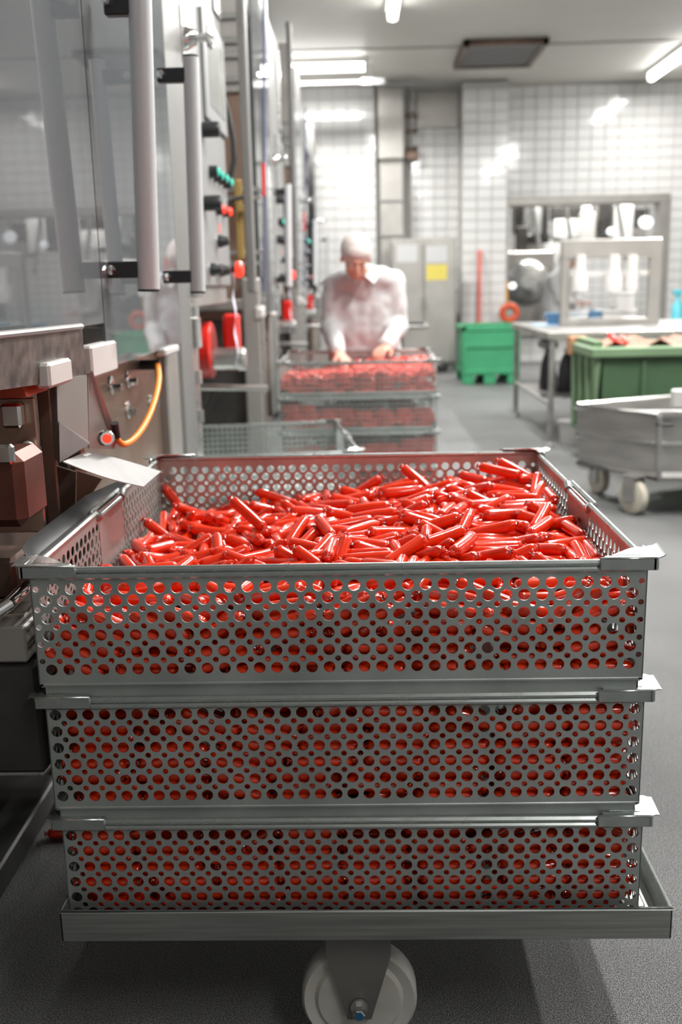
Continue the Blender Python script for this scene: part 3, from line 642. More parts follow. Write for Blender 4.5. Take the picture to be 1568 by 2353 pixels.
HEAP = """-3339,1063,-1112,-902,-358,61 -2408,1437,-978,731,-160,29 -1440,1104,-809,997,-22,20 -677,1162,-764,513,84,179 363,360,-1495,-951,0,0 1200,360,-1323,0,-934,-356 2140,986,-717,-26,39,590 3273,360,-1421,-994,-1,-112
-3466,1800,-1248,-498,286,-559 -2519,2053,-1137,518,-93,58 -1340,1884,-927,-656,-124,100 -775,1502,-821,-78,-29,195 567,1985,-803,-963,2,-21 1417,1798,-769,-824,-30,13 1948,1455,-748,-525,-293,438 3162,1475,-804,-547,229,-294
-3273,2566,-1313,-305,-16,-115 -2494,2641,-1191,-312,-63,-114 -1795,2633,-1080,-848,-276,113 -773,2380,-927,907,414,32 136,2322,-848,-673,-491,353 1267,2250,-783,12,-22,-818 2121,2147,-774,302,-74,-231 3054,2166,-795,12,17,-396
-3274,3274,-1285,326,-10,121 -2181,3239,-1165,-552,167,-310 -1513,3366,-1113,12,-89,-520 -746,3061,-966,-43,-70,216 90,3238,-893,-307,-121,293 1166,3190,-784,284,-260,-647 1985,3058,-735,833,-55,-26 3129,2866,-759,-258,133,-368
-3317,4361,-1442,930,294,73 -2355,3903,-1197,-683,-466,315 -1538,3988,-1136,-775,-341,157 -1048,4139,-1039,686,230,322 223,4178,-884,-1,-24,-4 1158,3673,-771,595,-42,90 2217,3873,-678,563,-162,-257 3284,3711,-731,380,75,171
-3334,4949,-1494,-936,-353,0 -2621,4956,-1329,296,-224,-61 -1684,4691,-1143,524,-373,-453 -851,4618,-997,-360,-765,513 175,4584,-888,818,-94,-24 1127,4753,-786,-317,-114,176 1881,5051,-737,-17,-9,364 3016,5002,-694,-272,-104,254
-3273,5378,-1474,823,-119,-47 -2755,5704,-1338,797,581,159 -1495,5625,-1076,-680,-488,288 -602,5361,-998,747,-289,-134 -67,5460,-915,-614,434,-411 1261,5399,-759,19,-18,607 2030,5429,-738,-13,-21,351 3212,5378,-662,619,-16,41
-3207,6199,-1356,373,-65,24 -2467,6899,-1262,-616,-122,66 -1545,6421,-1092,-826,-107,10 -640,6427,-1021,-846,-374,111 -24,6546,-927,922,373,80 1319,6626,-747,-588,-76,66 2173,6396,-727,2,-27,13 2947,6314,-667,283,-48,7
-3369,7487,-1417,-745,-366,225 -2520,7731,-1305,809,-18,25 -1659,7587,-1239,-669,-199,133 -857,7209,-1069,584,808,19 36,7313,-996,-530,-591,514 878,7376,-850,-262,-232,785 1967,7231,-718,-293,-251,556 3199,7350,-675,18,4,494
-3291,149,-1359,0,215,0 -2400,179,-1495,-588,-10,14 -957,153,-1495,-310,2,-6 -392,255,-1495,0,0,-163 461,149,-1495,0,0,0 1645,257,-1495,939,-152,-49 2226,360,-1495,309,0,0 3234,149,-1495,588,0,0
-3526,362,-1210,677,34,-655 -2959,1382,-1010,-626,576,-336 -1911,1783,-971,-380,819,-402 -502,921,-632,-899,307,-37 340,739,-674,-24,35,352 894,254,-1047,-217,121,200 2396,360,-1326,0,0,0 3571,429,-820,631,109,699
-3367,2212,-1068,756,46,-419 -2520,1685,-1059,-702,-88,-42 -1416,1676,-902,503,62,145 -671,1926,-870,511,87,176 368,1811,-794,-633,-9,-17 1386,1541,-755,790,22,21 1869,1708,-688,-629,706,-312 3571,1671,-811,572,-570,-418
-3270,2374,-1306,-19,-56,-87 -2517,2419,-1183,-827,-44,-99 -1694,2437,-998,-912,-141,85 -1005,2380,-951,907,414,32 570,2435,-828,525,146,249 1650,2318,-774,-756,557,-208 2603,2040,-784,-736,337,-229 3176,2555,-780,-864,384,-103
-3273,2917,-1302,592,20,112 -2800,3362,-1230,-560,-827,54 -1779,3219,-1130,328,-366,-584 -576,2796,-938,293,-49,15 182,2909,-787,81,-68,914 1000,2853,-807,458,-445,-533 2084,2613,-763,-995,-101,-4 2731,3066,-745,400,436,625
-3571,3798,-1298,-186,222,-671 -2686,4327,-1265,-61,-155,-141 -1950,3833,-1179,369,-483,-627 -441,4051,-919,395,377,566 379,3618,-873,934,93,72 850,4237,-826,869,488,70 2442,4252,-691,-6,28,192 3318,3893,-615,-167,-127,-276
-3546,4703,-1326,575,-495,-516 -2822,4810,-1268,-440,-679,462 -1522,4921,-1105,570,-322,-349 -477,5050,-968,-905,275,-162 64,4424,-896,-97,-945,313 838,4807,-726,13,-414,-880 2287,4378,-687,908,186,51 3354,4546,-713,758,322,237
-3571,5488,-1304,214,-558,-434 -2320,5373,-1227,-450,-373,429 -1479,5097,-967,566,167,-4 -1023,5349,-1044,-197,167,-665 -231,5397,-946,-530,-674,436 1496,5569,-751,199,-229,-747 1664,5511,-750,220,-263,-735 3188,5557,-649,-558,-45,2
-3147,6646,-1344,-317,-196,468 -2430,6154,-1222,796,-82,61 -1944,6834,-1188,792,-589,-11 -1108,6615,-1065,321,-116,-202 75,6913,-797,-835,-39,-207 1527,6198,-742,-260,-145,471 2170,6648,-725,-577,37,-93 2967,6135,-659,581,-50,26
-3156,7093,-1370,941,-16,65 -2612,7553,-1310,796,-49,48 -1608,7420,-1219,-838,-229,70 -686,7735,-1061,-888,-34,-67 384,7593,-973,-593,46,-245 1426,7722,-819,-35,-92,10 1842,7435,-728,-786,-607,63 3498,7433,-691,-219,256,-739
-3122,149,-1250,-573,175,126 -2160,364,-1491,-457,0,0 -1360,362,-1492,-406,0,0 -402,364,-1346,448,138,-70 472,198,-1328,986,12,-2 1133,233,-1472,452,-88,-107 2418,150,-1495,-309,0,1 3157,221,-1338,22,-54,-78
-2995,361,-1493,633,0,0 -2419,1260,-939,495,-161,-21 -1325,287,-1029,-78,665,703 -378,617,-675,-312,53,-341 636,578,-680,-947,-122,72 1410,1008,-717,999,27,7 2285,857,-715,464,389,446 3304,320,-842,-576,208,-190
-3108,1579,-1153,-430,868,-237 -2359,1868,-1067,-861,-79,-72 -1690,1893,-810,146,-802,-564 -948,1889,-718,-598,-266,333 783,1702,-674,374,159,585 941,1631,-673,703,462,391 2602,1668,-783,-310,101,-251 3164,1719,-803,-752,308,-210
-3571,2402,-1159,-687,-676,207 -2299,2793,-1164,938,-135,34 -1353,2697,-941,-961,19,68 -526,2177,-887,758,139,139 855,2439,-692,332,178,765 1239,2433,-619,-3,-25,-327 2813,2174,-714,116,598,736 3088,2390,-788,-521,247,-311
-3258,2780,-1189,484,45,-209 -2071,2927,-1068,-918,173,-235 -1556,2997,-981,8,80,-234 -921,3037,-820,55,-110,-891 536,2793,-715,-150,164,14 1436,3349,-658,-307,128,-77 1987,2795,-754,-789,-63,30 3148,3472,-732,966,184,33
-3115,3875,-1300,-695,5,-152 -2629,3814,-1218,420,-476,-574 -1844,4477,-1080,841,-455,-245 -923,4017,-1007,856,324,226 93,3352,-720,596,-11,15 1152,3851,-769,-310,-105,15 2618,3796,-705,-708,421,-256 3328,4359,-579,124,213,-262
-3368,4533,-1300,-613,61,423 -2105,4624,-1179,-656,-372,289 -1763,4669,-988,663,-450,-317 -539,4869,-966,-6,-70,-318 -229,4344,-757,-61,-946,317 1137,4341,-705,726,262,144 2199,4532,-697,268,68,178 3197,4735,-703,-386,714,-500
-3381,5766,-1408,-195,55,-444 -2635,5975,-1103,-160,152,22 -1211,5826,-1061,-685,728,-19 -597,5824,-1011,-318,-85,54 -146,6001,-935,-923,362,-117 1130,5389,-630,765,-137,185 1832,5546,-665,27,-237,-793 2922,5906,-663,-996,-71,-58
-3574,6109,-1245,641,-603,-369 -2486,6335,-1233,573,-88,30 -1593,6682,-1032,-327,-187,872 -1055,6205,-967,370,-56,-472 -261,6559,-969,860,334,184 501,6857,-856,465,-451,-435 1910,6620,-570,282,107,448 2757,6573,-612,157,-983,38
-3026,7222,-1232,203,-380,-250 -2635,7376,-1308,-325,-41,-18 -1652,7320,-1069,485,-300,-650 -801,7468,-979,-335,288,-410 244,7197,-953,463,-463,-420 825,7013,-816,-567,-781,249 1410,6839,-743,3,-12,65 2826,7196,-570,754,-335,-57
-3073,150,-1084,-270,206,62 -2152,322,-1327,452,0,1 -1319,325,-1322,208,-8,35 -576,145,-1323,708,9,-9 299,363,-1273,-470,-11,-6 1254,185,-1284,-130,6,-9 2340,150,-1326,0,0,2 3107,149,-1186,319,-108,37
-3328,508,-1084,-321,-943,-7 -2468,364,-1162,-709,-2,-2 -1723,779,-770,889,-454,22 -316,182,-1163,20,453,890 741,667,-460,-293,-144,-29 1573,760,-651,-811,156,-40 2050,339,-1086,815,36,-105 3342,463,-724,-561,85,-359
-3347,1717,-1083,521,-679,517 -2578,1934,-950,-667,-192,114 -1814,2101,-864,-649,-195,-263 -505,1424,-785,-640,-132,146 288,1675,-686,-918,198,53 1276,1179,-730,999,29,3 2649,1472,-680,163,-43,869 3295,1671,-636,-9,7,-972
-3310,2587,-1063,316,28,-280 -2506,2230,-1160,534,-91,60 -1326,2286,-980,199,99,399 -912,2448,-770,-578,137,-267 -135,2604,-799,866,474,-73 1207,2159,-599,-453,-530,686 2304,2480,-765,87,-859,-502 3571,2457,-786,679,666,239
-3273,3095,-1283,-295,-66,92 -2546,3319,-1115,-344,-549,520 -1266,3302,-950,213,135,160 -609,2936,-836,-608,-28,245 519,3020,-854,-326,-13,-100 1334,3073,-664,535,-41,-334 2248,2537,-605,914,49,30 3318,2914,-638,509,282,121
-3269,4247,-1288,-382,70,-22 -2063,4159,-1185,-627,778,-27 -1692,4032,-1025,-351,696,-559 -311,3824,-818,551,567,303 140,3746,-891,586,49,100 647,4323,-761,171,-344,-619 1680,3786,-690,481,-671,-473 2888,4042,-718,-682,-649,228
-3038,4977,-1349,844,-524,-111 -2613,4486,-1137,858,473,-119 -1527,4629,-1029,-826,511,4 -643,4724,-973,-900,281,-169 287,4798,-874,-283,-44,-20 1045,5043,-655,-322,-199,-162 1920,4805,-548,556,-791,-189 3494,4885,-582,236,-481,-624
-3177,5775,-1426,-168,106,-439 -2621,5530,-1315,629,369,451 -1674,6038,-1090,-56,-68,89 -767,5650,-929,-587,144,-36 44,5576,-767,208,172,291 1327,5142,-635,926,-135,-233 2160,5774,-614,542,186,0 2806,5196,-644,-803,-105,-65
-3340,5977,-1165,-442,276,237 -2604,6418,-1098,584,686,-432 -2264,7067,-1084,-302,804,-487 -775,6758,-956,982,-63,178 -354,6984,-796,22,56,-652 145,6723,-730,793,-127,24 2213,6262,-611,972,-178,-154 3211,6912,-678,-595,-14,11
-3571,6944,-1299,692,-636,-309 -2124,7439,-1274,-249,300,-752 -1825,7392,-1076,548,-654,-385 -301,7104,-1006,846,529,-4 248,7373,-815,-458,167,-17 1101,7285,-808,765,-576,-72 2307,7460,-673,-682,370,-287 2908,7731,-655,591,13,-10
-2816,149,-1016,-547,179,121 -2347,148,-1326,970,1,-2 -1381,149,-1346,930,-51,140 -367,325,-1063,-453,19,-56 406,363,-1094,883,-6,11 1428,174,-1108,185,26,37 2061,145,-1051,-155,155,25 2959,360,-1192,-948,25,78
-3105,543,-1057,-539,135,-352 -1938,774,-771,-569,234,-398 -1501,1272,-777,-638,56,40 168,825,-675,934,352,-20 558,298,-863,-949,-171,-208 1232,697,-700,-325,73,-256 2498,1034,-633,-438,485,-362 2969,1048,-788,-26,39,-1
-3088,1887,-1125,26,251,493 -2654,2085,-919,-811,-292,-120 -1856,2484,-837,703,-444,-95 -572,1777,-842,231,35,193 585,1132,-720,527,-134,-183 1387,1363,-743,275,6,28 2124,1450,-686,483,-648,-513 3369,1362,-639,-278,-129,410
-3323,2392,-1048,320,63,-315 -2285,2519,-966,-297,386,-712 -1410,2358,-806,723,-253,-149 -624,2505,-748,-958,128,214 434,2152,-737,593,134,-3 1627,1970,-653,67,590,687 2078,2306,-604,585,-31,-46 3227,2153,-629,-193,-233,690
-3272,3392,-1154,-595,-106,9 -2741,3310,-1060,-284,213,-625 -1638,3667,-977,-365,106,392 -374,3542,-915,174,-61,-123 814,3097,-708,644,-319,8 1465,3142,-540,-701,360,-106 2246,2712,-600,338,-17,63 3284,2682,-601,331,55,184
-3076,4044,-1323,526,-166,-26 -2259,3823,-1069,658,-480,-494 -1560,3918,-889,656,-56,-257 -656,3959,-864,853,403,285 176,3526,-720,437,-3,8 919,3500,-715,-950,-225,-218 2225,3460,-702,-936,-46,28 2646,4395,-540,726,98,75
-3326,5033,-1322,504,-339,-9 -2818,4773,-1101,-781,-51,53 -1315,4527,-958,863,-402,-260 -1004,4827,-858,407,338,518 298,4974,-868,-939,-14,-54 1311,4692,-654,280,101,-76 2037,4658,-708,-817,-154,111 2947,4648,-593,-76,-178,-34
-3105,5660,-1247,-264,262,-880 -2483,5414,-1276,442,227,525 -1865,5167,-971,120,-56,277 -886,5351,-859,549,95,212 685,5642,-766,-674,694,-150 1149,5785,-658,784,-13,167 2356,5988,-655,-944,-70,-113 2814,5711,-677,16,-52,72
-3208,5805,-1226,-34,-20,309 -2820,6497,-1143,505,781,224 -1947,6372,-973,780,604,108 -868,6131,-876,-830,314,123 -188,6366,-775,565,-252,-194 1220,6128,-638,908,-198,105 1853,6178,-646,592,77,-121 3280,6737,-591,749,-35,-160
-3391,7731,-980,837,152,-440 -2443,7188,-1190,938,253,206 -1273,6950,-1055,998,49,-16 -358,7391,-1039,789,505,164 591,7437,-736,711,574,201 1340,7265,-668,889,144,-78 2164,7051,-619,97,114,-445 2803,7553,-656,-798,7,7
-3055,477,-866,-651,-3,-75 -2216,148,-1074,-247,168,44 -1490,149,-1201,-337,-140,-51 -725,145,-1022,-705,-53,-53 469,145,-1167,704,5,-5 1258,148,-928,-244,23,6 2227,319,-951,-791,54,94 2999,476,-637,-526,-151,18
-3277,852,-978,425,8,-143 -2962,1918,-877,650,-52,146 -1173,887,-768,-349,-7,-72 -88,960,-606,692,694,-129 264,1384,-576,-273,-648,681 1058,693,-544,491,-661,-502 2564,538,-728,920,257,0 3144,837,-805,-326,57,-36
-3284,2014,-1064,-399,-142,123 -2793,1713,-850,364,93,55 -1530,1444,-870,738,78,91 -241,1275,-648,463,311,577 420,1407,-692,19,-127,-263 1578,1575,-584,-206,-227,767 2530,1329,-681,-672,210,-377 2895,1408,-646,839,-186,-363
-3108,2257,-920,692,325,-132 -2271,2973,-956,919,155,179 -1552,2183,-835,-481,-245,-215 -262,2695,-717,395,308,341 410,2305,-662,-950,-36,-8 918,2268,-552,-865,-356,-39 2809,1950,-640,549,-209,-322 2905,2367,-592,57,317,824
-2898,3118,-1091,543,662,512 -2224,3441,-1030,301,128,-273 -1058,3092,-916,-70,-101,-915 -498,3396,-933,17,-51,-131 506,3208,-663,629,42,164 1489,3996,-570,31,935,-331 1803,2790,-585,472,262,468 3282,3300,-673,-317,16,265
-3386,3750,-1189,-295,-777,429 -2038,3884,-1039,211,172,589 -1164,3529,-915,133,878,251 -1025,3860,-863,555,-348,-500 262,3702,-708,-809,-23,-21 695,3536,-601,-506,-105,341 1899,3821,-574,455,-411,-718 3161,4165,-625,-275,198,-72
-3024,4655,-1271,626,-419,-128 -2262,4693,-1203,861,452,134 -2149,4664,-1011,100,237,815 -515,4954,-796,554,24,140 103,4672,-720,-292,-89,143 1068,4531,-614,577,-83,58 2100,5011,-724,875,341,124 2469,4784,-596,-377,488,-756
-2899,5557,-1229,-290,503,-608 -2839,5195,-1117,379,-114,-343 -1543,5521,-913,-102,944,313 -597,5744,-775,-576,25,93 416,5645,-717,605,-304,-513 764,6121,-751,561,-219,-222 2199,5408,-606,706,76,-161 2985,5450,-501,617,-137,-145
-2936,6254,-1101,-87,-385,-382 -2661,6767,-1132,-327,209,-129 -2045,6596,-1100,-445,-567,485 -989,5903,-883,-952,-7,-19 166,6062,-860,-910,188,-188 760,6664,-794,-252,-255,774 2396,6276,-499,-478,-795,369 2972,6474,-582,-390,47,179
-3185,7515,-1232,256,-512,-775 -3016,7275,-1049,374,-902,43 -1494,7100,-1014,736,174,-64 -1431,7733,-908,-148,-411,-897 203,7734,-822,-431,-151,-73 1152,7731,-698,-957,-25,-89 2327,7124,-641,-470,310,-314 2444,7396,-525,-163,-321,820
-2941,151,-771,332,202,-74 -2199,165,-895,209,160,-61 -1667,343,-1006,-482,-198,-147 -691,342,-890,-171,-121,-53 303,147,-834,-114,-185,-22 1329,361,-1026,-531,168,108 2144,149,-895,-14,157,2 2834,149,-1075,66,811,-574
-2992,935,-933,135,-37,-173 -2773,1252,-875,448,857,248 -1483,764,-689,311,15,-302 -810,682,-622,-286,-269,161 334,318,-785,787,-144,192 1387,338,-627,-28,116,85 1853,482,-639,80,-272,928 3276,923,-678,-124,-10,-991
-3575,1728,-1016,82,-295,643 -2153,1926,-851,592,538,345 -1240,1812,-732,465,242,351 -309,1695,-680,721,343,146 38,1404,-751,-212,-209,818 1413,1434,-577,-26,24,781 2209,1326,-575,250,-427,-745 3107,1287,-568,-372,875,-253
-2711,2527,-1049,257,-298,-635 -2838,2693,-891,105,-937,-333 -1776,2995,-804,-393,-183,124 -377,2203,-700,-385,319,-146 363,2599,-683,-34,-41,-160 1738,2182,-442,820,490,179 2370,1947,-606,-814,-144,-139 3400,2218,-643,-671,684,-126
-3340,2983,-1073,-348,-755,545 -2246,3160,-991,-33,-21,167 -1314,3070,-826,232,100,349 -504,3328,-766,-148,85,-273 341,2969,-623,121,67,-20 1452,2600,-626,746,-578,65 2207,3283,-713,871,49,22 3296,3103,-653,754,280,45
-3244,3851,-1157,777,-397,-277 -2484,4197,-975,742,38,291 -1420,4042,-799,589,800,3 -1247,3993,-874,-671,397,-434 205,4000,-886,-308,-18,-11 972,4029,-714,270,-928,-222 2745,3871,-606,779,-620,62 3130,3996,-500,-283,659,-527
-3191,4609,-1223,235,-170,-433 -3027,4309,-992,-719,-454,335 -1179,4692,-1032,572,-311,-353 -497,4776,-784,-101,930,-340 -299,4081,-627,570,748,315 1493,4325,-607,795,17,-140 1724,4803,-563,554,386,418 3066,5001,-523,-562,-37,27
-3332,5183,-1230,886,-275,204 -2401,5820,-1096,-978,-23,95 -1194,5391,-937,-267,923,216 -497,6318,-827,-58,-25,885 485,5174,-758,589,-128,137 1140,5567,-624,985,21,170 2476,5548,-584,-224,222,-155 2862,5692,-503,810,-183,-77
-3216,6427,-1174,-236,174,-579 -2262,6517,-1092,659,599,111 -1558,6238,-1083,543,25,101 -636,6242,-894,141,-98,905 282,6200,-836,125,778,569 1364,6466,-672,-229,-151,138 1988,6023,-580,149,-76,132 3493,6524,-509,481,-390,-685
-3378,7041,-1221,531,209,650 -2653,7341,-1119,224,-303,-656 -1116,7440,-1126,-189,58,-588 -515,7300,-895,-706,-438,345 -167,7427,-861,184,289,757 1100,7577,-635,782,-65,103 1655,7019,-636,-810,-39,-188 3279,7385,-507,34,33,151
-2567,886,-779,150,83,56 -2408,339,-927,-454,-117,-18 -1493,159,-957,543,-214,125 -592,149,-826,351,-70,26 170,162,-703,485,-178,74 1308,330,-835,65,197,34 2366,255,-782,401,202,94 3152,145,-793,155,-155,25
-3125,1170,-900,-243,-624,737 -3067,1322,-843,61,731,575 -1168,789,-589,794,607,-3 -927,378,-767,658,-50,89 46,342,-744,797,-159,181 1681,782,-494,14,-998,17 2555,668,-569,-425,-81,263 3267,734,-657,-728,2,36
-3468,1095,-921,677,-556,164 -2485,1498,-831,90,983,-109 -1761,1674,-777,-651,-159,143 25,1149,-514,84,45,-89 546,1681,-591,-141,-12,-470 1097,1604,-592,-508,-324,467 1932,1233,-580,267,152,570 3359,1076,-602,95,381,153
-2860,2434,-939,-254,-165,-437 -2425,2571,-881,620,320,429 -1398,2566,-769,313,-19,-304 -708,1852,-691,650,396,295 -13,2465,-674,-765,-570,-265 1492,2792,-488,277,-887,-368 2057,1957,-552,46,491,782 3571,2299,-622,249,214,674
-3110,2994,-1109,-229,100,-370 -2287,3309,-910,-595,-160,64 -1638,3351,-893,-954,-126,188 -333,2933,-690,741,347,395 -161,2549,-586,-13,-36,673 1228,2825,-622,-118,-437,494 2639,2913,-626,664,-405,-131 3520,3297,-547,549,-461,-454
-3031,3936,-1069,727,486,105 -2710,3866,-1053,-788,-238,136 -1976,3715,-893,182,-104,766 -757,4215,-734,440,-358,-738 223,3868,-749,-298,-85,-4 1328,4176,-602,-758,139,64 2308,3614,-597,-573,-33,-179 3055,3520,-545,-814,-444,136
-3303,4362,-1078,596,-180,-403 -2290,4554,-1001,-467,374,-403 -1201,4744,-848,543,540,333 -814,4455,-815,751,106,212 262,4241,-710,894,348,118 520,5000,-669,-89,-163,981 2502,5046,-563,-93,803,-535 2986,4816,-536,43,-798,-601
-3486,4897,-1118,201,-131,-783 -2142,5164,-1111,-495,-61,161 -1668,5794,-1016,879,281,279 -542,5301,-814,240,66,383 46,5268,-739,253,191,89 405,5393,-630,-67,-474,878 2467,5269,-552,557,54,100 3575,5476,-470,699,-697,-119
-3192,7162,-1165,-517,671,-284 -2534,6667,-1000,-974,-198,63 -2055,5612,-1081,-807,-565,-142 -1113,6604,-894,-216,108,-459 96,6539,-763,-957,69,94 1063,6592,-589,803,63,74 2490,6724,-600,-354,108,97 3444,6014,-544,308,50,546
-3479,6773,-1195,-573,-746,116 -2220,7555,-1047,-21,-130,-292 -1256,7431,-981,886,-368,0 -673,7356,-845,-824,-542,132 334,7562,-720,41,953,-131 1383,7448,-705,-869,-42,120 994,7027,-610,917,22,98 3428,7003,-483,793,523,61
-3152,667,-912,425,-10,-105 -1988,203,-782,29,129,-86 -1779,338,-871,383,-224,127 -683,225,-686,-781,-57,-31 -802,475,-593,123,-749,-650 1433,217,-757,642,173,-10 2816,243,-707,365,-187,-908 3005,308,-776,746,-267,254"""
SLAB = """-3101,319,-1495,-309,0,0 -2217,149,-1495,-310,0,0 -1326,288,-1491,409,46,101 -393,491,-1495,309,0,0 676,246,-1495,-801,-122,88 1397,491,-1495,-309,0,0 2275,149,-1495,-310,0,0 3095,317,-1492,404,0,0
-3018,146,-1491,171,0,0 -2266,495,-1491,-150,0,0 -1352,147,-1384,397,113,-49 -505,320,-1473,-309,0,0 394,145,-1317,143,46,-7 1289,149,-1495,588,0,0 2306,491,-1495,-809,0,0 3091,491,-1495,-951,0,0
-3052,495,-1491,156,0,0 -2315,323,-1491,121,0,0 -1537,418,-1495,307,35,106 -512,149,-1495,-309,0,0 418,490,-1495,310,-1,-2 1472,320,-1473,-587,0,0 2191,491,-1326,-587,0,0 3024,491,-1324,560,0,0
-3027,199,-1330,718,0,0 -2176,149,-1325,-2,0,0 -1333,149,-1210,-41,-935,-334 -521,149,-1326,809,0,0 363,321,-1401,-644,-82,-68 1284,491,-1326,587,0,0 2310,320,-1473,588,0,0 3147,146,-1491,692,0,0
-3124,402,-1345,802,0,0 -2217,448,-1328,-151,0,0 -1321,493,-1322,-414,0,0 -596,149,-1153,-5,4,0 493,492,-1322,-379,0,0 1258,319,-1303,310,0,1 2237,320,-1303,309,0,0 3176,317,-1319,-747,0,0
-3226,314,-1199,-599,0,0 -2058,302,-1240,711,0,0 -1279,320,-1313,408,22,-13 -360,491,-1326,-587,0,0 538,260,-1199,285,-76,-98 1243,491,-1156,-3,0,0 2352,149,-1326,587,0,0 3094,413,-1173,275,0,0
-3206,491,-1199,-813,0,0 -2071,471,-1157,458,-27,-26 -1288,491,-1147,357,0,0 -452,320,-1303,0,0,0 556,341,-1047,-553,22,18 1374,145,-1322,709,0,0 2382,149,-1156,808,0,0 3164,146,-1315,-178,0,0
-3224,491,-1030,805,0,0 -2277,149,-1156,-311,0,0 -1367,149,-1026,-945,38,117 -411,491,-1156,1,0,0 437,491,-1150,-41,0,0 1351,487,-986,-590,3,-3 2030,491,-1156,809,0,0 3227,237,-1164,259,0,0
-3227,314,-1030,296,0,0 -2437,491,-991,-346,-8,-3 -1293,320,-1136,-998,8,29 -324,491,-986,-809,0,0 500,495,-965,-707,15,15 1365,164,-1150,-155,1,5 2329,320,-1133,0,0,0 3220,493,-1018,677,0,0
-3227,149,-1157,294,0,0 -2455,328,-1075,780,-44,46 -1312,321,-963,-260,32,2 -522,320,-958,573,-16,15 630,168,-981,323,29,-35 1410,331,-1099,583,-5,7 2201,491,-987,588,0,0 3184,149,-1020,-629,0,0
-3173,149,-987,296,0,0 -2235,150,-986,-311,0,1 -1305,492,-977,-254,-1,0 36,237,-1125,11,11,991 674,149,-815,-573,31,22 1477,324,-928,806,-8,4 2295,149,-986,-1,0,0 3036,149,-849,-833,0,0
-3152,314,-860,-14,0,0 -2376,329,-894,-42,-63,-8 -1221,149,-886,801,71,-97 -248,491,-817,0,-951,-310 665,340,-883,963,8,-27 1340,483,-816,-956,11,-3 2368,320,-964,-587,0,0 3130,491,-845,-262,0,0
-3082,149,-817,-322,0,0 -2117,149,-817,307,0,0 -1269,490,-806,57,-1,3 -286,145,-976,454,-4,2 570,300,-708,-160,24,13 1431,145,-978,-4,-157,-988 2344,491,-817,0,0,0 3151,324,-1012,-993,0,0
-3227,491,-860,-317,0,0 -2339,491,-820,-620,-7,-6 -1011,146,-759,169,119,-21 -191,151,-802,-32,-4,3 720,145,-644,-706,27,27 1532,491,-647,0,-819,-574 2318,491,-647,309,0,0 3203,164,-680,-621,0,0
-3018,314,-690,296,0,0 -2242,280,-702,-15,-65,-90 -925,146,-598,-978,21,119 -290,323,-779,-956,-10,-19 553,491,-793,-283,21,6 1406,319,-756,-404,-4,-11 2247,149,-817,-1,0,0 3227,469,-676,49,0,-1
-3032,149,-648,296,0,0 -2218,443,-649,-51,35,-67 -1150,492,-635,59,0,0 -146,149,-631,941,-2,4 589,491,-625,27,21,-1 1461,149,-804,-5,4,0 2342,320,-794,951,0,0 3144,318,-828,553,0,0
-3112,145,-474,-453,0,0 -2492,295,-545,195,693,680 -1249,318,-797,357,28,-15 -209,325,-605,945,0,22 584,337,-542,-140,23,2 1366,225,-609,-129,49,-115 2413,149,-647,808,0,0 3217,491,-504,-263,0,0
-3082,491,-690,-594,0,0 -2343,495,-443,-452,83,42 -1203,316,-629,-260,31,6 -147,157,-462,-827,-12,4 639,181,-471,158,33,-15 1045,376,-328,40,-814,-493 2432,320,-625,-588,0,0 3227,149,-509,561,0,0
-2772,306,-395,452,-208,30 -1975,315,-492,158,115,-19 -1141,492,-463,77,0,0 -312,323,-440,1000,7,21 552,490,-453,-565,19,11 1350,320,-424,-159,29,289 2432,491,-478,951,0,0 3172,321,-487,-549,0,0
-3172,495,-454,-702,-83,-83 -1865,145,-516,-694,136,136 -1097,314,-465,51,31,1 -357,491,-647,-809,0,0 527,490,-282,27,21,-2 1672,145,-441,152,164,-26 2442,149,-477,-1,0,0 3227,491,-333,-548,0,-1
-3264,316,-442,149,-263,22 -1889,440,-394,870,177,-167 -1084,398,-318,837,-7,-26 -355,490,-477,588,1,1 462,339,-362,-319,22,6 1701,319,-441,276,343,-98 2380,320,-455,588,0,0 3165,321,-317,625,0,0
-3239,446,-303,692,-48,152 -1683,149,-402,981,3,-192 -925,145,-415,451,107,-55 75,231,-218,788,33,166 617,145,-302,454,29,-15 2958,216,-179,0,-125,992 2487,318,-285,-778,-221,160 3179,146,-334,684,0,0"""
KEEP = "72 73 74 75 76 77 79 85 119 152 156 157 158 159 162 163 188 199 204 209 232 235 237 238 239 243 244 259 261 270 271 285 286 296 297 301 308 312 313 314 317 318 321 324 339 341 349 350 351 354 355 359 380 381 383 384 392 393 394 395 396 397 399 405 406 415 420 421 423 428 429 432 437 438 439 444 445 449 450 451 454 455 462 463 465 466 467 471 472 473 476 478 479 482 485 486 498 499 500 501 502 503 506 507 508 513 514 518 519 521 524 526 527 529 534 535 537 542 543 552 554 555 556 558 559 562 564 565 566 569 572 577 578 580 581 582 583 585 587 588 590 591 592 593 594 595 597 598 599 600 602 604 605 606 607 608 612 613 614 615 617 620 621 623 624 628 630 633 634 635 636 637 638 639 1001 1004 1006 1008 1010 1012 1013 1019 1024 1025 1026 1027 1031 1035 1044 1046 1053 1054 1055 1057 1058 1063 1069 1072 1076 1079 1080 1081 1083 1084 1086 1087 1090 1096 1097 1099 1101 1106 1107 1108 1111 1114 1118 1120 1123 1125 1128 1129 1133 1134 1139 1140 1143 1144 1149 1153 1157 1158 1160 1166 1169 1170 1171 1172 1174 1175 2022 2023 2029 2033 2034 2036 2043 2045 2047 2048 2049 2050 2056 2059 2060 2061 2062 2065 2067 2068 2071 2078 2082 2091 2093 2095 2098 2102 2104 2105 2109 2110 2116 2119 2121 2122 2124 2135 2136 2137 2141 2146 2147 2148 2149 2150 2152 2155 2156 2159 2161 2162 2163 2165 2166 2168"

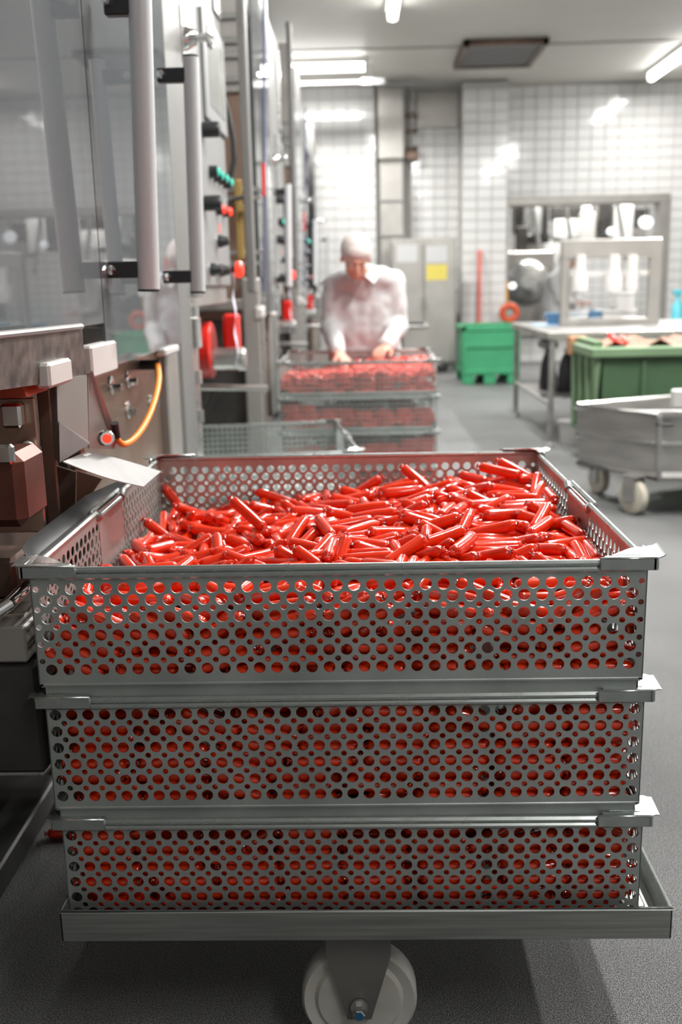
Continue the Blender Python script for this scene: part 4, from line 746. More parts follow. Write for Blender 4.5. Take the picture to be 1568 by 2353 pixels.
# ================================================================== SAUSAGES
def sausage(seg, full=True, bend=0.0):
    """body along x; returns casing mesh builder"""
    if full:
        prof = [(-.0455, .0008, 0), (-.0450, .0032, .5), (-.0432, .0040, .5), (-.0415, .0018, .2), (-.0402, .0015, 0), (-.0392, .0030, .35), (-.0380, .0056, .22), (-.0364, .0074, .10), (-.0345, .0089, .04), (-.030, .0093, 0), (-.010, .0094, 0)]
    else:
        prof = [(-.044, .003, 0), (-.041, .0018, 0), (-.038, .006, 0), (-.034, .0085, 0)]
    prof = prof + [(-a, b, c) for a, b, c in prof[::-1]]
    if not full: prof[4:4] = [(0, .0094, 0)]
    vs = []
    for i, (x, r, w_) in enumerate(prof):
        for k in range(seg):
            a = 2 * pi * k / seg
            rr = r * (1 + w_ * cos(a * 7 + (x > 0) * 1.3 + i * .15))
            vs.append((x, rr * cos(a), rr * sin(a) + bend * (1 - (x / .04) ** 2)))
    fs = [(i * seg + k, (i + 1) * seg + k, (i + 1) * seg + (k + 1) % seg, i * seg + (k + 1) % seg) for i in range(len(prof) - 1) for k in range(seg)]
    fs += [tuple(range(seg)), tuple(range((len(prof) - 1) * seg, len(prof) * seg))[::-1]]
    return vs, fs
def saus_mesh(seg, full, bend, m):
    vs, fs = sausage(seg, full, bend); me = bpy.data.meshes.new('sausage'); me.from_pydata(vs, [], fs)
    me.polygons.foreach_set('use_smooth', [True] * len(fs)); me.materials.append(m); me.update(); return me
SM = [saus_mesh(28, True, b, CAS) for b in (0, .0008, -.0010, .0016)]
clip_me = MB().tube([(0, .0026 * cos(a), .0019 * sin(a)) for a in [2 * pi * i / 10 for i in range(10)]], .00095, 6, closed=True).box(-.0012, .0012, -.001, .001, .0012, .0036, .0003).mesh('clip', CLIP)
def decode(s): return [tuple(int(v) for v in r.split(',')) for r in s.split()]
def pose(r):
    x, y, z, a, b, c = r; a, b, c = a / 1000, b / 1000, c / 1000
    return Vector((x / 1e4, y / 1e4, z / 1e4)), Quaternion((math.sqrt(max(0, 1 - a * a - b * b - c * c)), a, b, c)).normalized()
heap, slab = decode(HEAP), decode(SLAB)
ALL = []                                                       # (key, position, rotation)
for i, r in enumerate(heap): p, q = pose(r); ALL.append((i, p + Vector((0, 0, RZ + .008)), q))
for i, r in enumerate(slab):
    p, q = pose(r); ALL.append((1000 + i, p + Vector((.0046, .004, RZ - HP + .002)), q))
    p2 = Vector((-p.x, .064 - p.y, p.z)); q2 = Quaternion((0, 0, 1), pi) @ q; ALL.append((2000 + i, p2 + Vector((.010, .006, RZ - 2 * HP + .002)), q2))
# a few lie proud on top of the heap
def ends(k, a, b):
    a, b = Vector(a), Vector(b); d = (b - a).normalized(); c = (a + b) / 2; ALL.append((k, c, d.to_track_quat('X', 'Z')))
def on_y(px, py, y): return at(px, py, 1, y)
ends(3000, on_y(535, 1150, .50), on_y(605, 1212, .47))         # lands on end
ends(3001, on_y(930, 1078, .74), on_y(985, 1125, .70))
ends(3002, on_y(1105, 1072, .70), on_y(1195, 1092, .68))
ends(3003, on_y(1150, 1062, .735), on_y(1222, 1100, .70))
SPECIAL = {3000: 'glossy red sausage standing tilted on end near the left of the heap', 3001: 'glossy red sausage leaning up against the rear wall of the top basket, end up',
           3002: 'glossy red sausage lying highest across the heap near the rear right corner', 3003: 'glossy red sausage behind the highest one, in the rear right corner of the heap'}
KEEPSET = None if KEEP == '' else set(int(v) for v in KEEP.split())
def slabel(k, p, q):
    if k in SPECIAL: return SPECIAL[k], None
    if 1000 <= k < 2000: return 'glossy red sausage seen through the holes of the middle basket', 'red sausages in the middle basket'
    if k >= 2000: return 'glossy red sausage seen through the holes of the lowest basket', 'red sausages in the lowest basket'
    if p.y < .055 and p.z < RZ - .045: return 'glossy red sausage pressed against the holes in the front of the top basket', 'red sausages behind the front holes of the top basket'
    c = 'left side' if p.x < -.13 else ('right side' if p.x > .13 else 'middle')
    d = 'near the front rim' if p.y < .27 else ('mid depth' if p.y < .52 else 'near the rear wall')
    v = q @ Vector((1, 0, 0)); e = 'tilted end up' if abs(v.z) > .55 else ('pointing at the viewer' if abs(v.y) > .75 else ('lying crosswise' if abs(v.y) < .35 else ('slanting to the rear right' if v.x * v.y > 0 else 'slanting to the rear left')))
    return 'red sausage %s, top basket %s, %s' % (e, c, d), 'red sausages heaped in the top basket, %s %s' % (c, d)
rest = []
for n, (k, p, q) in enumerate(ALL):
    if KEEPSET is not None and k not in KEEPSET and k < 3000: rest.append((p, q)); continue
    o = bpy.data.objects.new('sausage', SM[(k * 7) % 4]); COL.objects.link(o); o.rotation_mode = 'QUATERNION'; o.location = p; o.rotation_quaternion = q
    lb, gr = slabel(k, p, q); tag(o, lb, 'sausage', gr or 'red sausages on top of the heap'); o['key'] = k
    for s in (-1, 1):
        c = bpy.data.objects.new('clip', clip_me); COL.objects.link(c); c.parent = o; c.location = (s * .0405, 0, 0)
        c.rotation_euler = (random.uniform(0, 6.28), 0, 0)
def stuff_sausages(name, items, seg, m, full, label, group):
    vs, fs = sausage(seg, full, 0); V = []; F = []
    vv = [Vector(v) for v in vs]
    for p, q in items:
        k = len(V); R = q.to_matrix(); V += [tuple(R @ v + p) for v in vv]; F += [tuple(i + k for i in f) for f in fs]
    me = bpy.data.meshes.new(name); me.from_pydata(V, [], F); me.polygons.foreach_set('use_smooth', [True] * len(F)); me.materials.append(m); me.update()
    o = bpy.data.objects.new(name, me); COL.objects.link(o); o['kind'] = 'stuff'; tag(o, label, 'sausages', group); return o
if rest: stuff_sausages('sausage_pile', rest, 12, CAS, False, 'red sausages deeper inside the three near baskets, behind and under the others', 'red sausages of the near stack')
far = []
rr_ = random.Random(3)
for i, r in enumerate(heap):
    p, q = pose(r); far.append((p + Vector((.006, FY, FZ + .006)), q))
for k in (1, 2, 3):
    for i, r in enumerate(slab):
        p, q = pose(r)
        if k % 2: p = Vector((-p.x, p.y, p.z)); q = Quaternion((q.w, q.x, -q.y, -q.z))
        if p.z > -.045 - .025 * sin(p.x * 6 + k): continue
        far.append((p + Vector((.006, FY + .004, FZ - k * HP)), q))
    for i, r in enumerate(heap[::2]):
        p, q = pose(r); p = p - Vector((0, 0, .02)); 
        if p.z > -.148: far.append((p + Vector((.006, FY, FZ - k * HP)), q))
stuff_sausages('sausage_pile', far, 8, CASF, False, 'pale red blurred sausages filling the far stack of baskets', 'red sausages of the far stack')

o = bpy.data.objects.new('sausage', SM[0]); COL.objects.link(o); o.location = (-.540, .555, .0096); o.rotation_euler = (0, 0, .12); tag(o, 'dropped red sausage lying on the floor left of the lowest basket', 'sausage')
for s in (-1, 1):
    c = bpy.data.objects.new('clip', clip_me); COL.objects.link(c); c.parent = o; c.location = (s * .0405, 0, 0)

# ================================================================== THE MACHINE ROW
XP, XG, XQ = -0.50, -0.445, -0.47          # planes of the side panel, the glass guard and the post
def V(px, py, ax, v): return at(px, py, ax, v)
machine = thing('packing_machine', (-.9, 1.6, 0), 'steel packing machine with clear guard doors and control panel, nearest in the row', 'machine', 'packing machines in a row')
mc = machine
# --- body under the working deck
p_ = lambda n, mb, m, l=None, par=None: mb.build(n, m, par or mc, l)
body = p_('body', B(-1.5, XP, .72, 1.88, .26, .872, .006), WS, 'steel body with warm red reflections painted in')
for px, py in ((255, 885), (293, 872), (293, 942), (345, 925)):
    q = V(px, py, 0, XP)
    b = p_('bolt', MB().lathe([(0, .020), (.003, .020), (.006, .012), (.006, .011)], (XP, q.y, q.z), (1, 0, 0), 20), CHR)
    p_('bolt_head', MB().lathe([(0, .009), (.016, .009), (.018, .007)], (XP + .004, q.y + .008, q.z - .006), (1, 0, 0), 6, smooth=False), CHR, par=b)
p_('deck', MB().box(-1.6, XP + .01, .60, 1.93, .905, .955, .006), SD); p_('deck', MB().box(-1.6, XP + .01, -.35, .60, .905, .955, .006), SD)['near'] = 1
pts = [V(px, py, 0, x) for px, py, x in ((-160, 770, -.46), (0, 757, -.46), (110, 742, -.48), (230, 748, -.47), (330, 744, -.47), (432, 726, -.48))]
p_('deck_edge', MB().tube(pts, .006, 8), SS, 'bright rolled edge of the working deck')['near'] = 1
p_('lower_frame', MB().box(-1.5, -.53, -.3, .66, .30, .86, .006), WD)
p_('under_deck_beam', B(-1.45, XP - .01, -.2, .72, .86, .905, .004), DK)
for x in (-1.4, -.62):
    for y in (.80, 1.78): p_('leg', MB().tube([(x, y, .02), (x, y, .30)], .025).lathe([(0, .05), (.01, .05), (.03, .02)], (x, y, 0), (0, 0, 1), 20), SS)
p_('floor_beam', B(-.75, -.60, -.6, .70, .0, .055, .004), DKF)

# --- guard doors
def pane(n, y0, y1, z0, z1, x0=XG, x1=None):
    x1 = x0 if x1 is None else x1; N = 8; m = MB(); vs = []
    for i in range(N + 1):
        u = i / N; x = x0 + (x1 - x0) * u * u; y = y0 + (y1 - y0) * u
        vs += [(x, y, z0), (x, y, z1), (x - .006, y, z0), (x - .006, y, z1)]
    fs = []
    for i in range(N):
        a = 4 * i; fs += [(a, a + 4, a + 5, a + 1), (a + 6, a + 2, a + 3, a + 7)]
    m.add(vs, fs, True)
    o = m.build(n, GLS, mc)
    e = MB().add(vs, [(0, 1, 3, 2), (4 * N, 4 * N + 2, 4 * N + 3, 4 * N + 1)] + [(4 * i, 4 * i + 2, 4 * i + 6, 4 * i + 4) for i in range(N)], False)
    e.build('pane_edge', EDGE, o)
    return o
YE = V(215, 400, 0, XG).y
d1 = pane('guard_door', -.42, YE - .003, .955, 2.35)
d1['near'] = 1
d2 = pane('guard_door', YE + .003, 1.50, .872, 2.35)
def bar_handle(px0, py0, px1, py1, y, brks, r, par):
    a, b = V(px0, py0, 1, y), V(px1, py1, 1, y); a.x = a.x * .8 + b.x * .2
    d = (b - a)
    h = p_('door_handle', MB().tube([a, b], r, 24), ALU, 'pale aluminium tube handle', par)
    e1 = p_('handle_cap', MB().tube([b - d.normalized() * -.0005, b + d.normalized() * .005], r * .99, 24), BLK, par=h)
    if py0 > 0: p_('handle_cap', MB().tube([a, a - d.normalized() * .004], r * .99, 24), BLK, par=h)
    for pa, pb, zc0, zc1 in brks:
        u0, u1 = V(pa, (zc0 + zc1) / 2, 1, y), V(pb, (zc0 + zc1) / 2, 1, y); zt, zb = V(pb, zc0, 1, y).z, V(pb, zc1, 1, y).z
        k = p_('handle_bracket', MB().box(u0.x, u1.x, y - .012, y + .012, zb, zt, .003), BLK, 'black handle bracket', par)
        p_('bracket_bolt', MB().lathe([(0, .010), (.012, .010), (.015, .006)], (u0.x + .012, y - .008, (zt + zb) / 2), (-.5, -1, 0), 6, smooth=False), CHR, par=h)
    return h
bar_handle(325, -60, 342, 664, .80, [(240, 330, -30, 36), (245, 330, 600, 638)], .0212, d1)
bar_handle(441, 132, 455, 669, 1.24, [(362, 432, 156, 190), (376, 446, 621, 650)], .0178, d2)
# white edge blocks on the guards
q0, q1 = V(110, 842, 0, -.392), V(166, 876, 0, -.392); p_('guard_block', B(-.412, -.390, q0.y, q1.y, q1.z, q0.z + .004, .004), WHP, 'white plastic block on the guard edge')
for x0, y0, x1, y1, dp, col in ((206, 778, 270, 850, .035, WHP), (378, 788, 411, 808, .03, WHP)):
    a, b = V(x0, y0, 0, XG + .012), V(x1, y1, 0, XG + .012)
    p_('guard_block', B(XG - .014, XG + .014, a.y, b.y, b.z, (V(x1, y0, 0, XG).z), .004), col, 'white plastic block on the guard edge')
# smoked near guard: side sheet, and its bright top edge
a, b, c, d = V(-60, 776, 0, -.40), V(186, 750, 0, -.40), V(196, 868, 0, -.405), V(-60, 905, 0, -.405)
sk = p_('smoked_guard', MB().prism([a, b, c, d], (-.008, 0, 0)), SMOKE, 'smoked splash guard')
p_('guard_rim', MB().tube([a + Vector((.000, 0, 0)), b + Vector((.000, 0, 0))], .005, 8), TRM, par=sk)
e = c + Vector((-.09, .10, 0)); g = b + Vector((-.09, .10, 0))
p_('guard_return', MB().prism([b, g, e, c], (0, .006, 0)), SMOKE, par=sk)

# --- post and hinge side
y0, ym, y1 = V(357, 300, 0, XQ).y, V(388, 300, 0, XQ).y, V(432, 300, 0, XQ).y
p_('post', MB().box(-.58, XQ, y0, ym - .004, .9, 2.7, .008), PST); p_('post', MB().box(-.58, XQ - .001, ym, y1, .28, 2.7, .012), PST, 'satin steel corner post')
p_('post', MB().box(-.57, XQ - .008, y0 + .01, ym - .01, .3, .9, .005), SD)
yh = V(440, 760, 0, XQ).y
hp = p_('hinge_plate', B(XQ - .06, XQ + .0, yh, yh + .10, .35, 1.0, .004), SS)
for pz in (720, 870, 965): 
    q = V(445, pz, 0, XQ); p_('hinge', MB().tube([(XQ + .006, yh + .05, q.z - .02), (XQ + .006, yh + .05, q.z + .02)], .011), CHR, par=hp)
p_('door_latch', MB().box(XQ, XQ + .018, yh + .03, yh + .075, .835, .93, .005), CHR); p_('door_latch', MB().box(XQ, XQ + .03, yh + .035, yh + .07, .985, 1.03, .006), CHR)
# --- control panel
py0, py1 = V(428, 400, 0, XP).y, V(520, 400, 0, XP).y
cp = p_('control_panel', MB().box(-.80, XP, py0, py1, 1.015, 2.55, .006), LG, 'light grey control panel box')
p_('panel_base', MB().box(-.78, XP - .012, py0 + .02, py1 - .06, .95, 1.02, .004), SD)
def onp(px, py): q = V(px, py, 0, XP); return q.y, q.z
(ya, zt), (yb, _) = onp(455, 12), onp(519, 120); _, zb = onp(460, 262)
yb = min(yb, py1 - .01)
dsp = p_('display_frame', B(XP, XP + .014, ya, yb, zb, zt, .004), mat('display_frame_grey', (.26, .265, .27), .45), par=cp)
B(XP + .014, XP + .016, ya + .09, yb - .06, zb + .055, zt - .05, .0006).build('screen', SCR, mc)
B(XP, XP + .012, onp(487, -20)[0], onp(502, 40)[0], onp(495, 35)[1], 2.5, .003).build('cable_plate', SS, mc)
for px, py in ((482, 395), (492, 404), (503, 411), (514, 420)):
    y, z = onp(px, py)
    k = p_('button_housing', MB().lathe([(0, .022), (.028, .022), (.030, .019)], (XP, y, z), (1, 0, 0), 20), BLK)
    p_('green_button', MB().lathe([(.030, .014), (.036, .013), (.038, .006)], (XP, y, z), (1, 0, 0), 20), GRNL, 'green lit push button', k)
for px, py in ((466, 298), (470, 467)):
    y, z = onp(px, py)
    k = p_('black_knob', MB().lathe([(0, .026), (.05, .026), (.058, .022), (.06, .012)], (XP, y, z), (1, 0, 0), 24), BLK, 'glossy black round knob')
for px, py in ((498, 482), (513, 487)):
    y, z = onp(px, py)
    k = p_('lamp_housing', MB().lathe([(0, .02), (.022, .02), (.024, .017)], (XP, y, z), (1, 0, 0), 20), BLK)
    p_('red_lamp', MB().lathe([(.024, .017), (.034, .013), (.036, .006)], (XP, y, z), (1, 0, 0), 20), REDL, 'red lit lamp', k)
for px, py in ((497, 555), (480, 620), (500, 622)):
    y, z = onp(px, py)
    k = p_('switch', MB().lathe([(0, .024), (.02, .022), (.03, .018), (.045, .015), (.048, .010)], (XP, y, z), (1, 0, 0), 20), BLK)
    p_('switch_ring', MB().lathe([(0, .027), (.006, .027), (.008, .023)], (XP, y, z), (1, 0, 0), 20, caps=False), CHR, par=k)
y, z = onp(507, 620)
k = p_('stop_button', MB().lathe([(.055, .010), (.06, .028), (.075, .031), (.085, .024), (.088, .010)], (XP, y, z), (1, 0, 0), 24), REDL, 'red mushroom stop button')
p_('button_stalk', MB().tube([(XP, y, z), (XP + .058, y, z)], .011), BLK, par=k)
y, z = onp(503, 524); B(XP, XP + .001, y, y + .035, z - .018, z + .018, 0).build('printed_mark', SCREENRED, mc)
for i in range(4):
    for j in range(2):
        y, z = onp(480 + i * 9, 356 + i * 8 + j * 70); B(XP, XP + .0008, y, y + .04, z - .003, z + .003, 0).build('legend_mark', GP, mc)
# label strip hanging from the switch
y, z = onp(505, 620)
rows = [[(XP + .05 + .004 * sin(i * 1.1), y - .012 + .004 * sin(i), z - .012 - i * .022), (XP + .05 + .004 * sin(i * 1.1 + 1), y + .022 + .004 * sin(i), z - .012 - i * .022)] for i in range(17)]
m = MB(); vs = [p for r_ in rows for p in r_]; vs += [(x - .0012, yy, zz) for x, yy, zz in vs]; n = 34
m.add(vs, [q for i in range(16) for q in ((2 * i, 2 * i + 1, 2 * i + 3, 2 * i + 2), (n + 2 * i + 2, n + 2 * i + 3, n + 2 * i + 1, n + 2 * i))], True)
p_('hanging_tag', m, LILAC, 'pale lilac plastic strip hanging from the switches')
# pull knob on the panel edge
q = V(420, 84, 0, XQ); o_ = (XQ, q.y, q.z)
k = p_('pull_knob', MB().lathe([(0, .034), (.004, .035), (.036, .020), (.040, .012), (.062, .011), (.066, .02), (.070, .032), (.078, .035), (.083, .030), (.085, .012)], (XQ, q.y + .02, q.z), (1, -.05, 0), 28), CHR, 'shiny steel pull knob')
p_('knob_plate', B(XQ - .002, XQ + .003, q.y - .02, q.y + .12, q.z - .07, q.z + .08, .001), SS, par=k)

# --- mechanism behind the glass
im = p_('mechanism_block', MB().box(-1.35, -.85, .75, 1.75, .955, 1.10, .01), DK)
p_('mechanism_bridge', MB().box(-1.30, -.80, .60, 1.70, 1.22, 1.27, .008), SD, par=im)
rs = random.Random(11)
for i in range(11):
    y = .62 + i * .105; x = -.78 + .07 * sin(i * 2.1)
    p_('spindle', MB().tube([(x, y, .955), (x, y, 1.24)], .012 + .006 * (i % 3)).tube([(x, y, 1.05), (x, y, 1.10)], .026), CHR if i % 2 else SS, par=im)
for i in range(7):
    y = .66 + i * .16; x = -.70 - .1 * (i % 2)
    p_('carriage', MB().box(x - .03, x + .03, y - .035, y + .035, .96 + .02 * (i % 3), 1.03 + .05 * (i % 3), .006), (BLK, SS, DK)[i % 3], par=im)
pt = p_('partition', MB().box(-1.5, -.60, 1.90, 1.93, .956, 1.27, .003), DK, 'dark rear partition of the machine chamber')
p_('partition_rail', MB().box(-1.5, -.60, 1.86, 1.90, 1.25, 1.29, .004), SD, par=pt); p_('partition_rail', MB().box(-1.45, -.62, 1.84, 1.88, 1.12, 1.135, .003), SS, par=pt)
for i in range(9):
    x = -1.42 + i * .095; h_ = (.22, .15, .27, .12)[i % 4]
    p_('guide_column', MB().tube([(x, 1.80, .956), (x, 1.80, .956 + h_)], .014 + .008 * (i % 2)), (SS, CHR, WHP)[i % 3], par=pt)
    p_('carriage', MB().box(x - .03, x + .035, 1.74, 1.80, .956 + h_ * .4, .956 + h_ * .4 + .05, .005), (DK, SD, BLK)[i % 3], par=pt)
p_('gear_case', MB().box(-.86, -.62, .10, .52, 1.02, 1.13, .01), DK); p_('gear_case', MB().box(-.95, -.70, .15, .56, 1.20, 1.245, .006), GP)
p_('head_column', MB().tube([(-.62, .56, .955), (-.62, .56, 1.30)], .018), ALU); p_('head_column', MB().tube([(-.70, .62, .955), (-.70, .62, 1.30)], .012), CHR)
for i in range(4): p_('air_fitting', MB().tube([(-.60 - .03 * i, .22 + .08 * i, 1.13), (-.60 - .03 * i, .22 + .08 * i, 1.20)], .011).ell((-.60 - .03 * i, .22 + .08 * i, 1.2), .018, 12, 8), CHR)
p_('head_cover', MB().prism([(-1.2, .05, 1.25), (-1.2, 1.75, 1.25), (-1.2, 1.75, 2.4), (-1.2, .05, 2.4)], (-.02, 0, 0)), LG)
p_('cover_arm', MB().prism([(-.75, .0, 1.36), (-.75, .62, 1.26), (-.75, .62, 1.29), (-.75, .0, 1.39)], (-.04, 0, 0)), SS)
p_('product_tray', MB().box(-.80, -.56, .25, .60, .957, .985, .004), BLUT); p_('pale_block', MB().box(-.60, -.53, .30, .42, .957, .992, .004), WHP)
p_('product_tray', MB().box(-.80, -.58, .75, 1.3, .957, .975, .004), BLUT)
p_('blue_lamp', MB().ell((-.60, .60, 1.075), .006, 10, 6), mat('blue_lamp_glow', (.2, .5, 1), .4, emis=(.3, .6, 1), es=2.0))
p_('top_box', B(-1.5, -.52, .7, 1.9, 2.35, 2.6, .02), LG)

# --- outfeed chute and its tongue
TGM = mat('tongue_steel', (.24, .235, .23), .45, .3, noise=.12, nscale=25)
ch = MB(); Yc = .33
A1, A2, A3, A4 = V(130, 872, 1, .30), V(200, 862, 1, .42), V(204, 1020, 1, .42), V(136, 1062, 1, .30)
ch.prism([A1, A2, A3, A4], (-.004, .003, 0)); 
A5, A6 = V(88, 880, 1, .40), V(92, 1024, 1, .40)
ch.prism([A5, A1, A4, A6], (0, .003, 0))
cm = p_('chute', ch, SD, 'bent steel outfeed chute')
p_('chute_fold', MB().prism([V(134, 968, 1, .298), V(203, 1014, 1, .415), V(204, 1020, 1, .412), V(136, 1062, 1, .292)], (.002, -.003, 0)), TGM, par=cm)
T = lambda px, py, z: V(px, py, 2, z)
rows = []
for i in range(9):
    u = i / 8; z = .775 - .068 * u
    f0 = (145 + (330 - 145) * u, 1060 + (1118 - 1060) * u + 6 * sin(pi * u)); f1 = (203 + (370 - 203) * u, 1036 + (1083 - 1036) * u - 2 * sin(pi * u))
    rows.append([T(*f0, z), T((f0[0] + f1[0]) / 2, (f0[1] + f1[1]) / 2, z), T(*f1, z)])
p_('chute_tongue', MB().strip(rows, .0018), TGM, 'thin steel tongue reaching over the basket corner', cm)
# sensor bracket, red sensor and orange cable
S1, S2, S3, S4 = V(202, 858, 1, .50), V(212, 852, 1, .50), V(272, 1005, 1, .56), V(262, 1032, 1, .56); S5 = V(205, 1030, 1, .50)
sb = p_('sensor_bracket', MB().prism([S1, S2, S3, S4, S5], (-.003, .004, 0)), SD)
q = V(240, 1006, 1, .50)
k = p_('sensor', MB().lathe([(0, .014), (.022, .014), (.026, .011)], q, (.45, -1, .1), 20), CHR, par=sb); p_('sensor_lens', MB().lathe([(.026, .008), (.029, .007), (.030, .002)], q, (.45, -1, .1), 16), REDL, 'red glowing lens', sb)
q = V(263, 972, 1, .53); q2 = V(268, 1004, 1, .54)
p_('sensor_plug', MB().tube([q, q2], .007), BLK, par=sb)
cab = [(268, 1008, .545), (285, 1021, .58), (312, 1004, .66), (338, 965, .78), (357, 915, .9), (365, 870, 1.05), (362, 838, 1.25)]
P = [V(px, py, 1, yy) for px, py, yy in cab]; sm_ = []
for i in range(len(P) - 1):
    p0, p1, p2, p3 = P[max(i - 1, 0)], P[i], P[i + 1], P[min(i + 2, len(P) - 1)]
    for t_ in range(8):
        t = t_ / 8; sm_.append(.5 * ((2 * p1) + (p2 - p0) * t + (2 * p0 - 5 * p1 + 4 * p2 - p3) * t * t + (3 * p1 - p0 - 3 * p2 + p3) * t ** 3))
sm_.append(P[-1])
p_('sensor_cable', MB().tube(sm_, [.0052 + .002 * i / len(sm_) for i in range(len(sm_))], 10), ORG, 'orange sensor cable')
p_('cable_gland', MB().tube([P[-1] + Vector((-.05, .0, 0)), P[-1] + Vector((.006, 0, .0))], .012), BLK)
# near-left lower parts
h = [V(0, 822, 1, .18), V(22, 838, 1, .18), V(62, 912, 1, .18), V(0, 916, 1, .18), V(-60, 916, 1, .18), V(-60, 822, 1, .18)]
p_('red_hood', MB().prism(h, (0, .09, 0)), HOOD, 'orange-red translucent hood')
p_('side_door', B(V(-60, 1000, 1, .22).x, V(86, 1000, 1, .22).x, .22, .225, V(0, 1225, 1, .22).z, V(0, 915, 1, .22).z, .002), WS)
p_('side_door', B(V(92, 1000, 1, .30).x, V(122, 1000, 1, .30).x, .30, .306, V(0, 1235, 1, .3).z, V(0, 890, 1, .3).z, .002), WD)
q = V(28, 945, 1, .215); p_('latch', MB().box(q.x - .012, q.x + .016, .20, .22, q.z - .022, q.z + .012, .004), CHR)
q = V(70, 1035, 1, .215); p_('wing_knob', MB().ell((q.x, .205, q.z), (.012, .010, .015), 14, 8), SD)
q0, q1 = V(-60, 1045, 1, .10), V(62, 1215, 1, .10)
lp = p_('waste_drawer', B(q0.x, q1.x, .10, .20, q1.z, q0.z, .012), mat('red_brown_steel', (.20, .075, .055), .38, .6, noise=.4, nscale=12), 'reddish steel drawer')
q = V(8, 1052, 1, .095); p_('drawer_clamp', MB().box(q.x - .025, q.x + .015, .085, .10, q.z - .008, q.z + .018, .004), CHR, par=lp)
# dark plates behind the basket's left side
p_('skid_plate', MB().prism([V(95, 1060, 1, .42), V(175, 1085, 1, .42), V(172, 1200, 1, .42), V(100, 1240, 1, .42)], (0, .005, 0)), WD)
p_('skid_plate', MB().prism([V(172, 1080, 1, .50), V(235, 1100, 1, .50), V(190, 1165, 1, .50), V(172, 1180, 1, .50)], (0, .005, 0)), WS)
p_('kick_plate', B(-1.4, -.515, .665, .675, .10, .86, .003), DK)
# lower box at the very left, in front of the basket's side
a0, a1 = V(-80, 1435, 1, .02), V(88, 1780, 1, .02)
lb = p_('base_cabinet', B(a0.x, V(97, 1600, 1, .02).x - .004, .02, .55, V(50, 1780, 1, .02).z, V(40, 1528, 1, .02).z, .006), DK, 'dark steel base cabinet')
p_('cover_box', B(a0.x, V(64, 1480, 1, .015).x - .002, .015, .12, V(50, 1524, 1, .015).z, V(40, 1440, 1, .015).z, .003), SD, par=lb)
p_('rail_rod', MB().tube([V(-60, 1440, 1, -.02), V(20, 1388, 1, -.0), V(60, 1348, 1, .06)], .0085, 12), CHR, 'shiny rod ending beside the basket')
p_('rail_rod', MB().tube([V(-60, 1440, 1, .06), V(62, 1425, 1, .06)], .011, 12), SS)
p_('guide_block', B(V(-60, 1300, 1, .16).x, V(32, 1300, 1, .16).x, .16, .24, V(0, 1380, 1, .16).z, V(0, 1285, 1, .16).z, .006), WD)
# --- red motor with its steel drum, and rods, under the panel
ym_ = 2.75
a, b = V(461, 805, 1, ym_), V(493, 805, 1, ym_)
mo = p_('drive_disc', MB().lathe([(-.045, .10), (-.04, .108), (.0, .108), (.006, .10)], (V(488, 808, 1, ym_).x, ym_, a.z), (1, 0, 0), 36), REDM, 'red drive disc')
p_('motor_block', B(V(476, 0, 1, ym_).x, V(514, 0, 1, ym_).x, ym_, ym_ + .10, V(0, 862, 1, ym_).z, V(0, 733, 1, ym_).z, .01), REDM, par=mo)
dr = [(V(492, 825, 1, ym_).x, V(492, 825, 1, ym_)), ]
q0, q1 = V(492, 825, 1, ym_ - .02), V(566, 825, 1, ym_ - .02)
p_('film_drum', MB().lathe([(0, .044), ((q1 - q0).length * .93, .044), ((q1 - q0).length, .036)], q0, (1, 0, 0), 12, smooth=False), SS, 'ribbed steel drum')
p_('drum_pin', MB().tube([q1 + Vector((-.03, 0, -.03)), q1 + Vector((.0, 0, -.03))], .015), CHR)
p_('support_bar', MB().tube([V(455, 890, 1, 2.85), V(616, 892, 1, 2.85)], .013), SS)
p_('drain_hose', MB().tube([V(492, 895, 1, 2.9), V(484, 925, 1, 2.9), V(470, 948, 1, 2.9)], .006), BLK)
NEAR_ONLY = ('chute', 'sensor_bracket', 'red_hood', 'side_door', 'latch', 'wing_knob', 'waste_drawer', 'skid_plate', 'base_cabinet', 'rail_rod', 'guide_block', 'sensor_cable', 'cable_gland',
             'smoked_guard', 'lower_frame', 'under_deck_beam', 'floor_beam', 'gear_case', 'product_tray', 'pale_block', 'cover_arm', 'head_cover')
m2 = copy_tree(machine, None, NEAR_ONLY); m2.location.y += 2.93
m2['label'] = 'second packing machine in the row, behind the nearest one'
machine = m2; mc = m2
YF = 3.62                                              # the second machine's own front face, hose and rods
x0, x1 = V(505, 500, 1, YF).x - .3, V(612, 500, 1, YF).x
fc = p_('front_cover', B(x0, -.50, YF, YF + .012, .30, 1.86, .004), WS, 'steel front cover with warm reflections painted in')
p_('upper_cover', B(x0, -.47, YF - .02, YF + .01, 1.86, 2.7, .004), SD)
for z in (1.90, 2.0, 2.06, 2.16): p_('louvre', B(x0, -.47, YF - .035, YF - .02, z, z + .03, .003), SS)
for py, th in ((435, 9), (455, 8), (580, 8), (605, 8), (690, 6)):
    q = V(560, py, 1, YF - .03); p_('cross_bar', B(x0 + .1, -.42, YF - .05, YF - .02, q.z - th / 900, q.z + th / 900, .002), SS)
p_('front_post', MB().box(-.46, -.425, 3.22, 3.30, V(600, 672, 1, 3.25).z, 2.75, .006), PST)
p_('front_post', MB().box(-.52, -.44, 3.52, 3.60, .2, 1.05, .008), SD)
p_('pull_rod', MB().tube([V(572, 400, 1, YF - .06), V(572, 555, 1, YF - .06)], .010), WHT)
p_('pull_rod', MB().tube([V(580, 712, 1, YF - .06), V(578, 905, 1, YF - .06)], .014), SD); p_('pull_rod', MB().tube([V(602, 712, 1, YF - .08), V(608, 905, 1, YF - .08)], .011), SS)
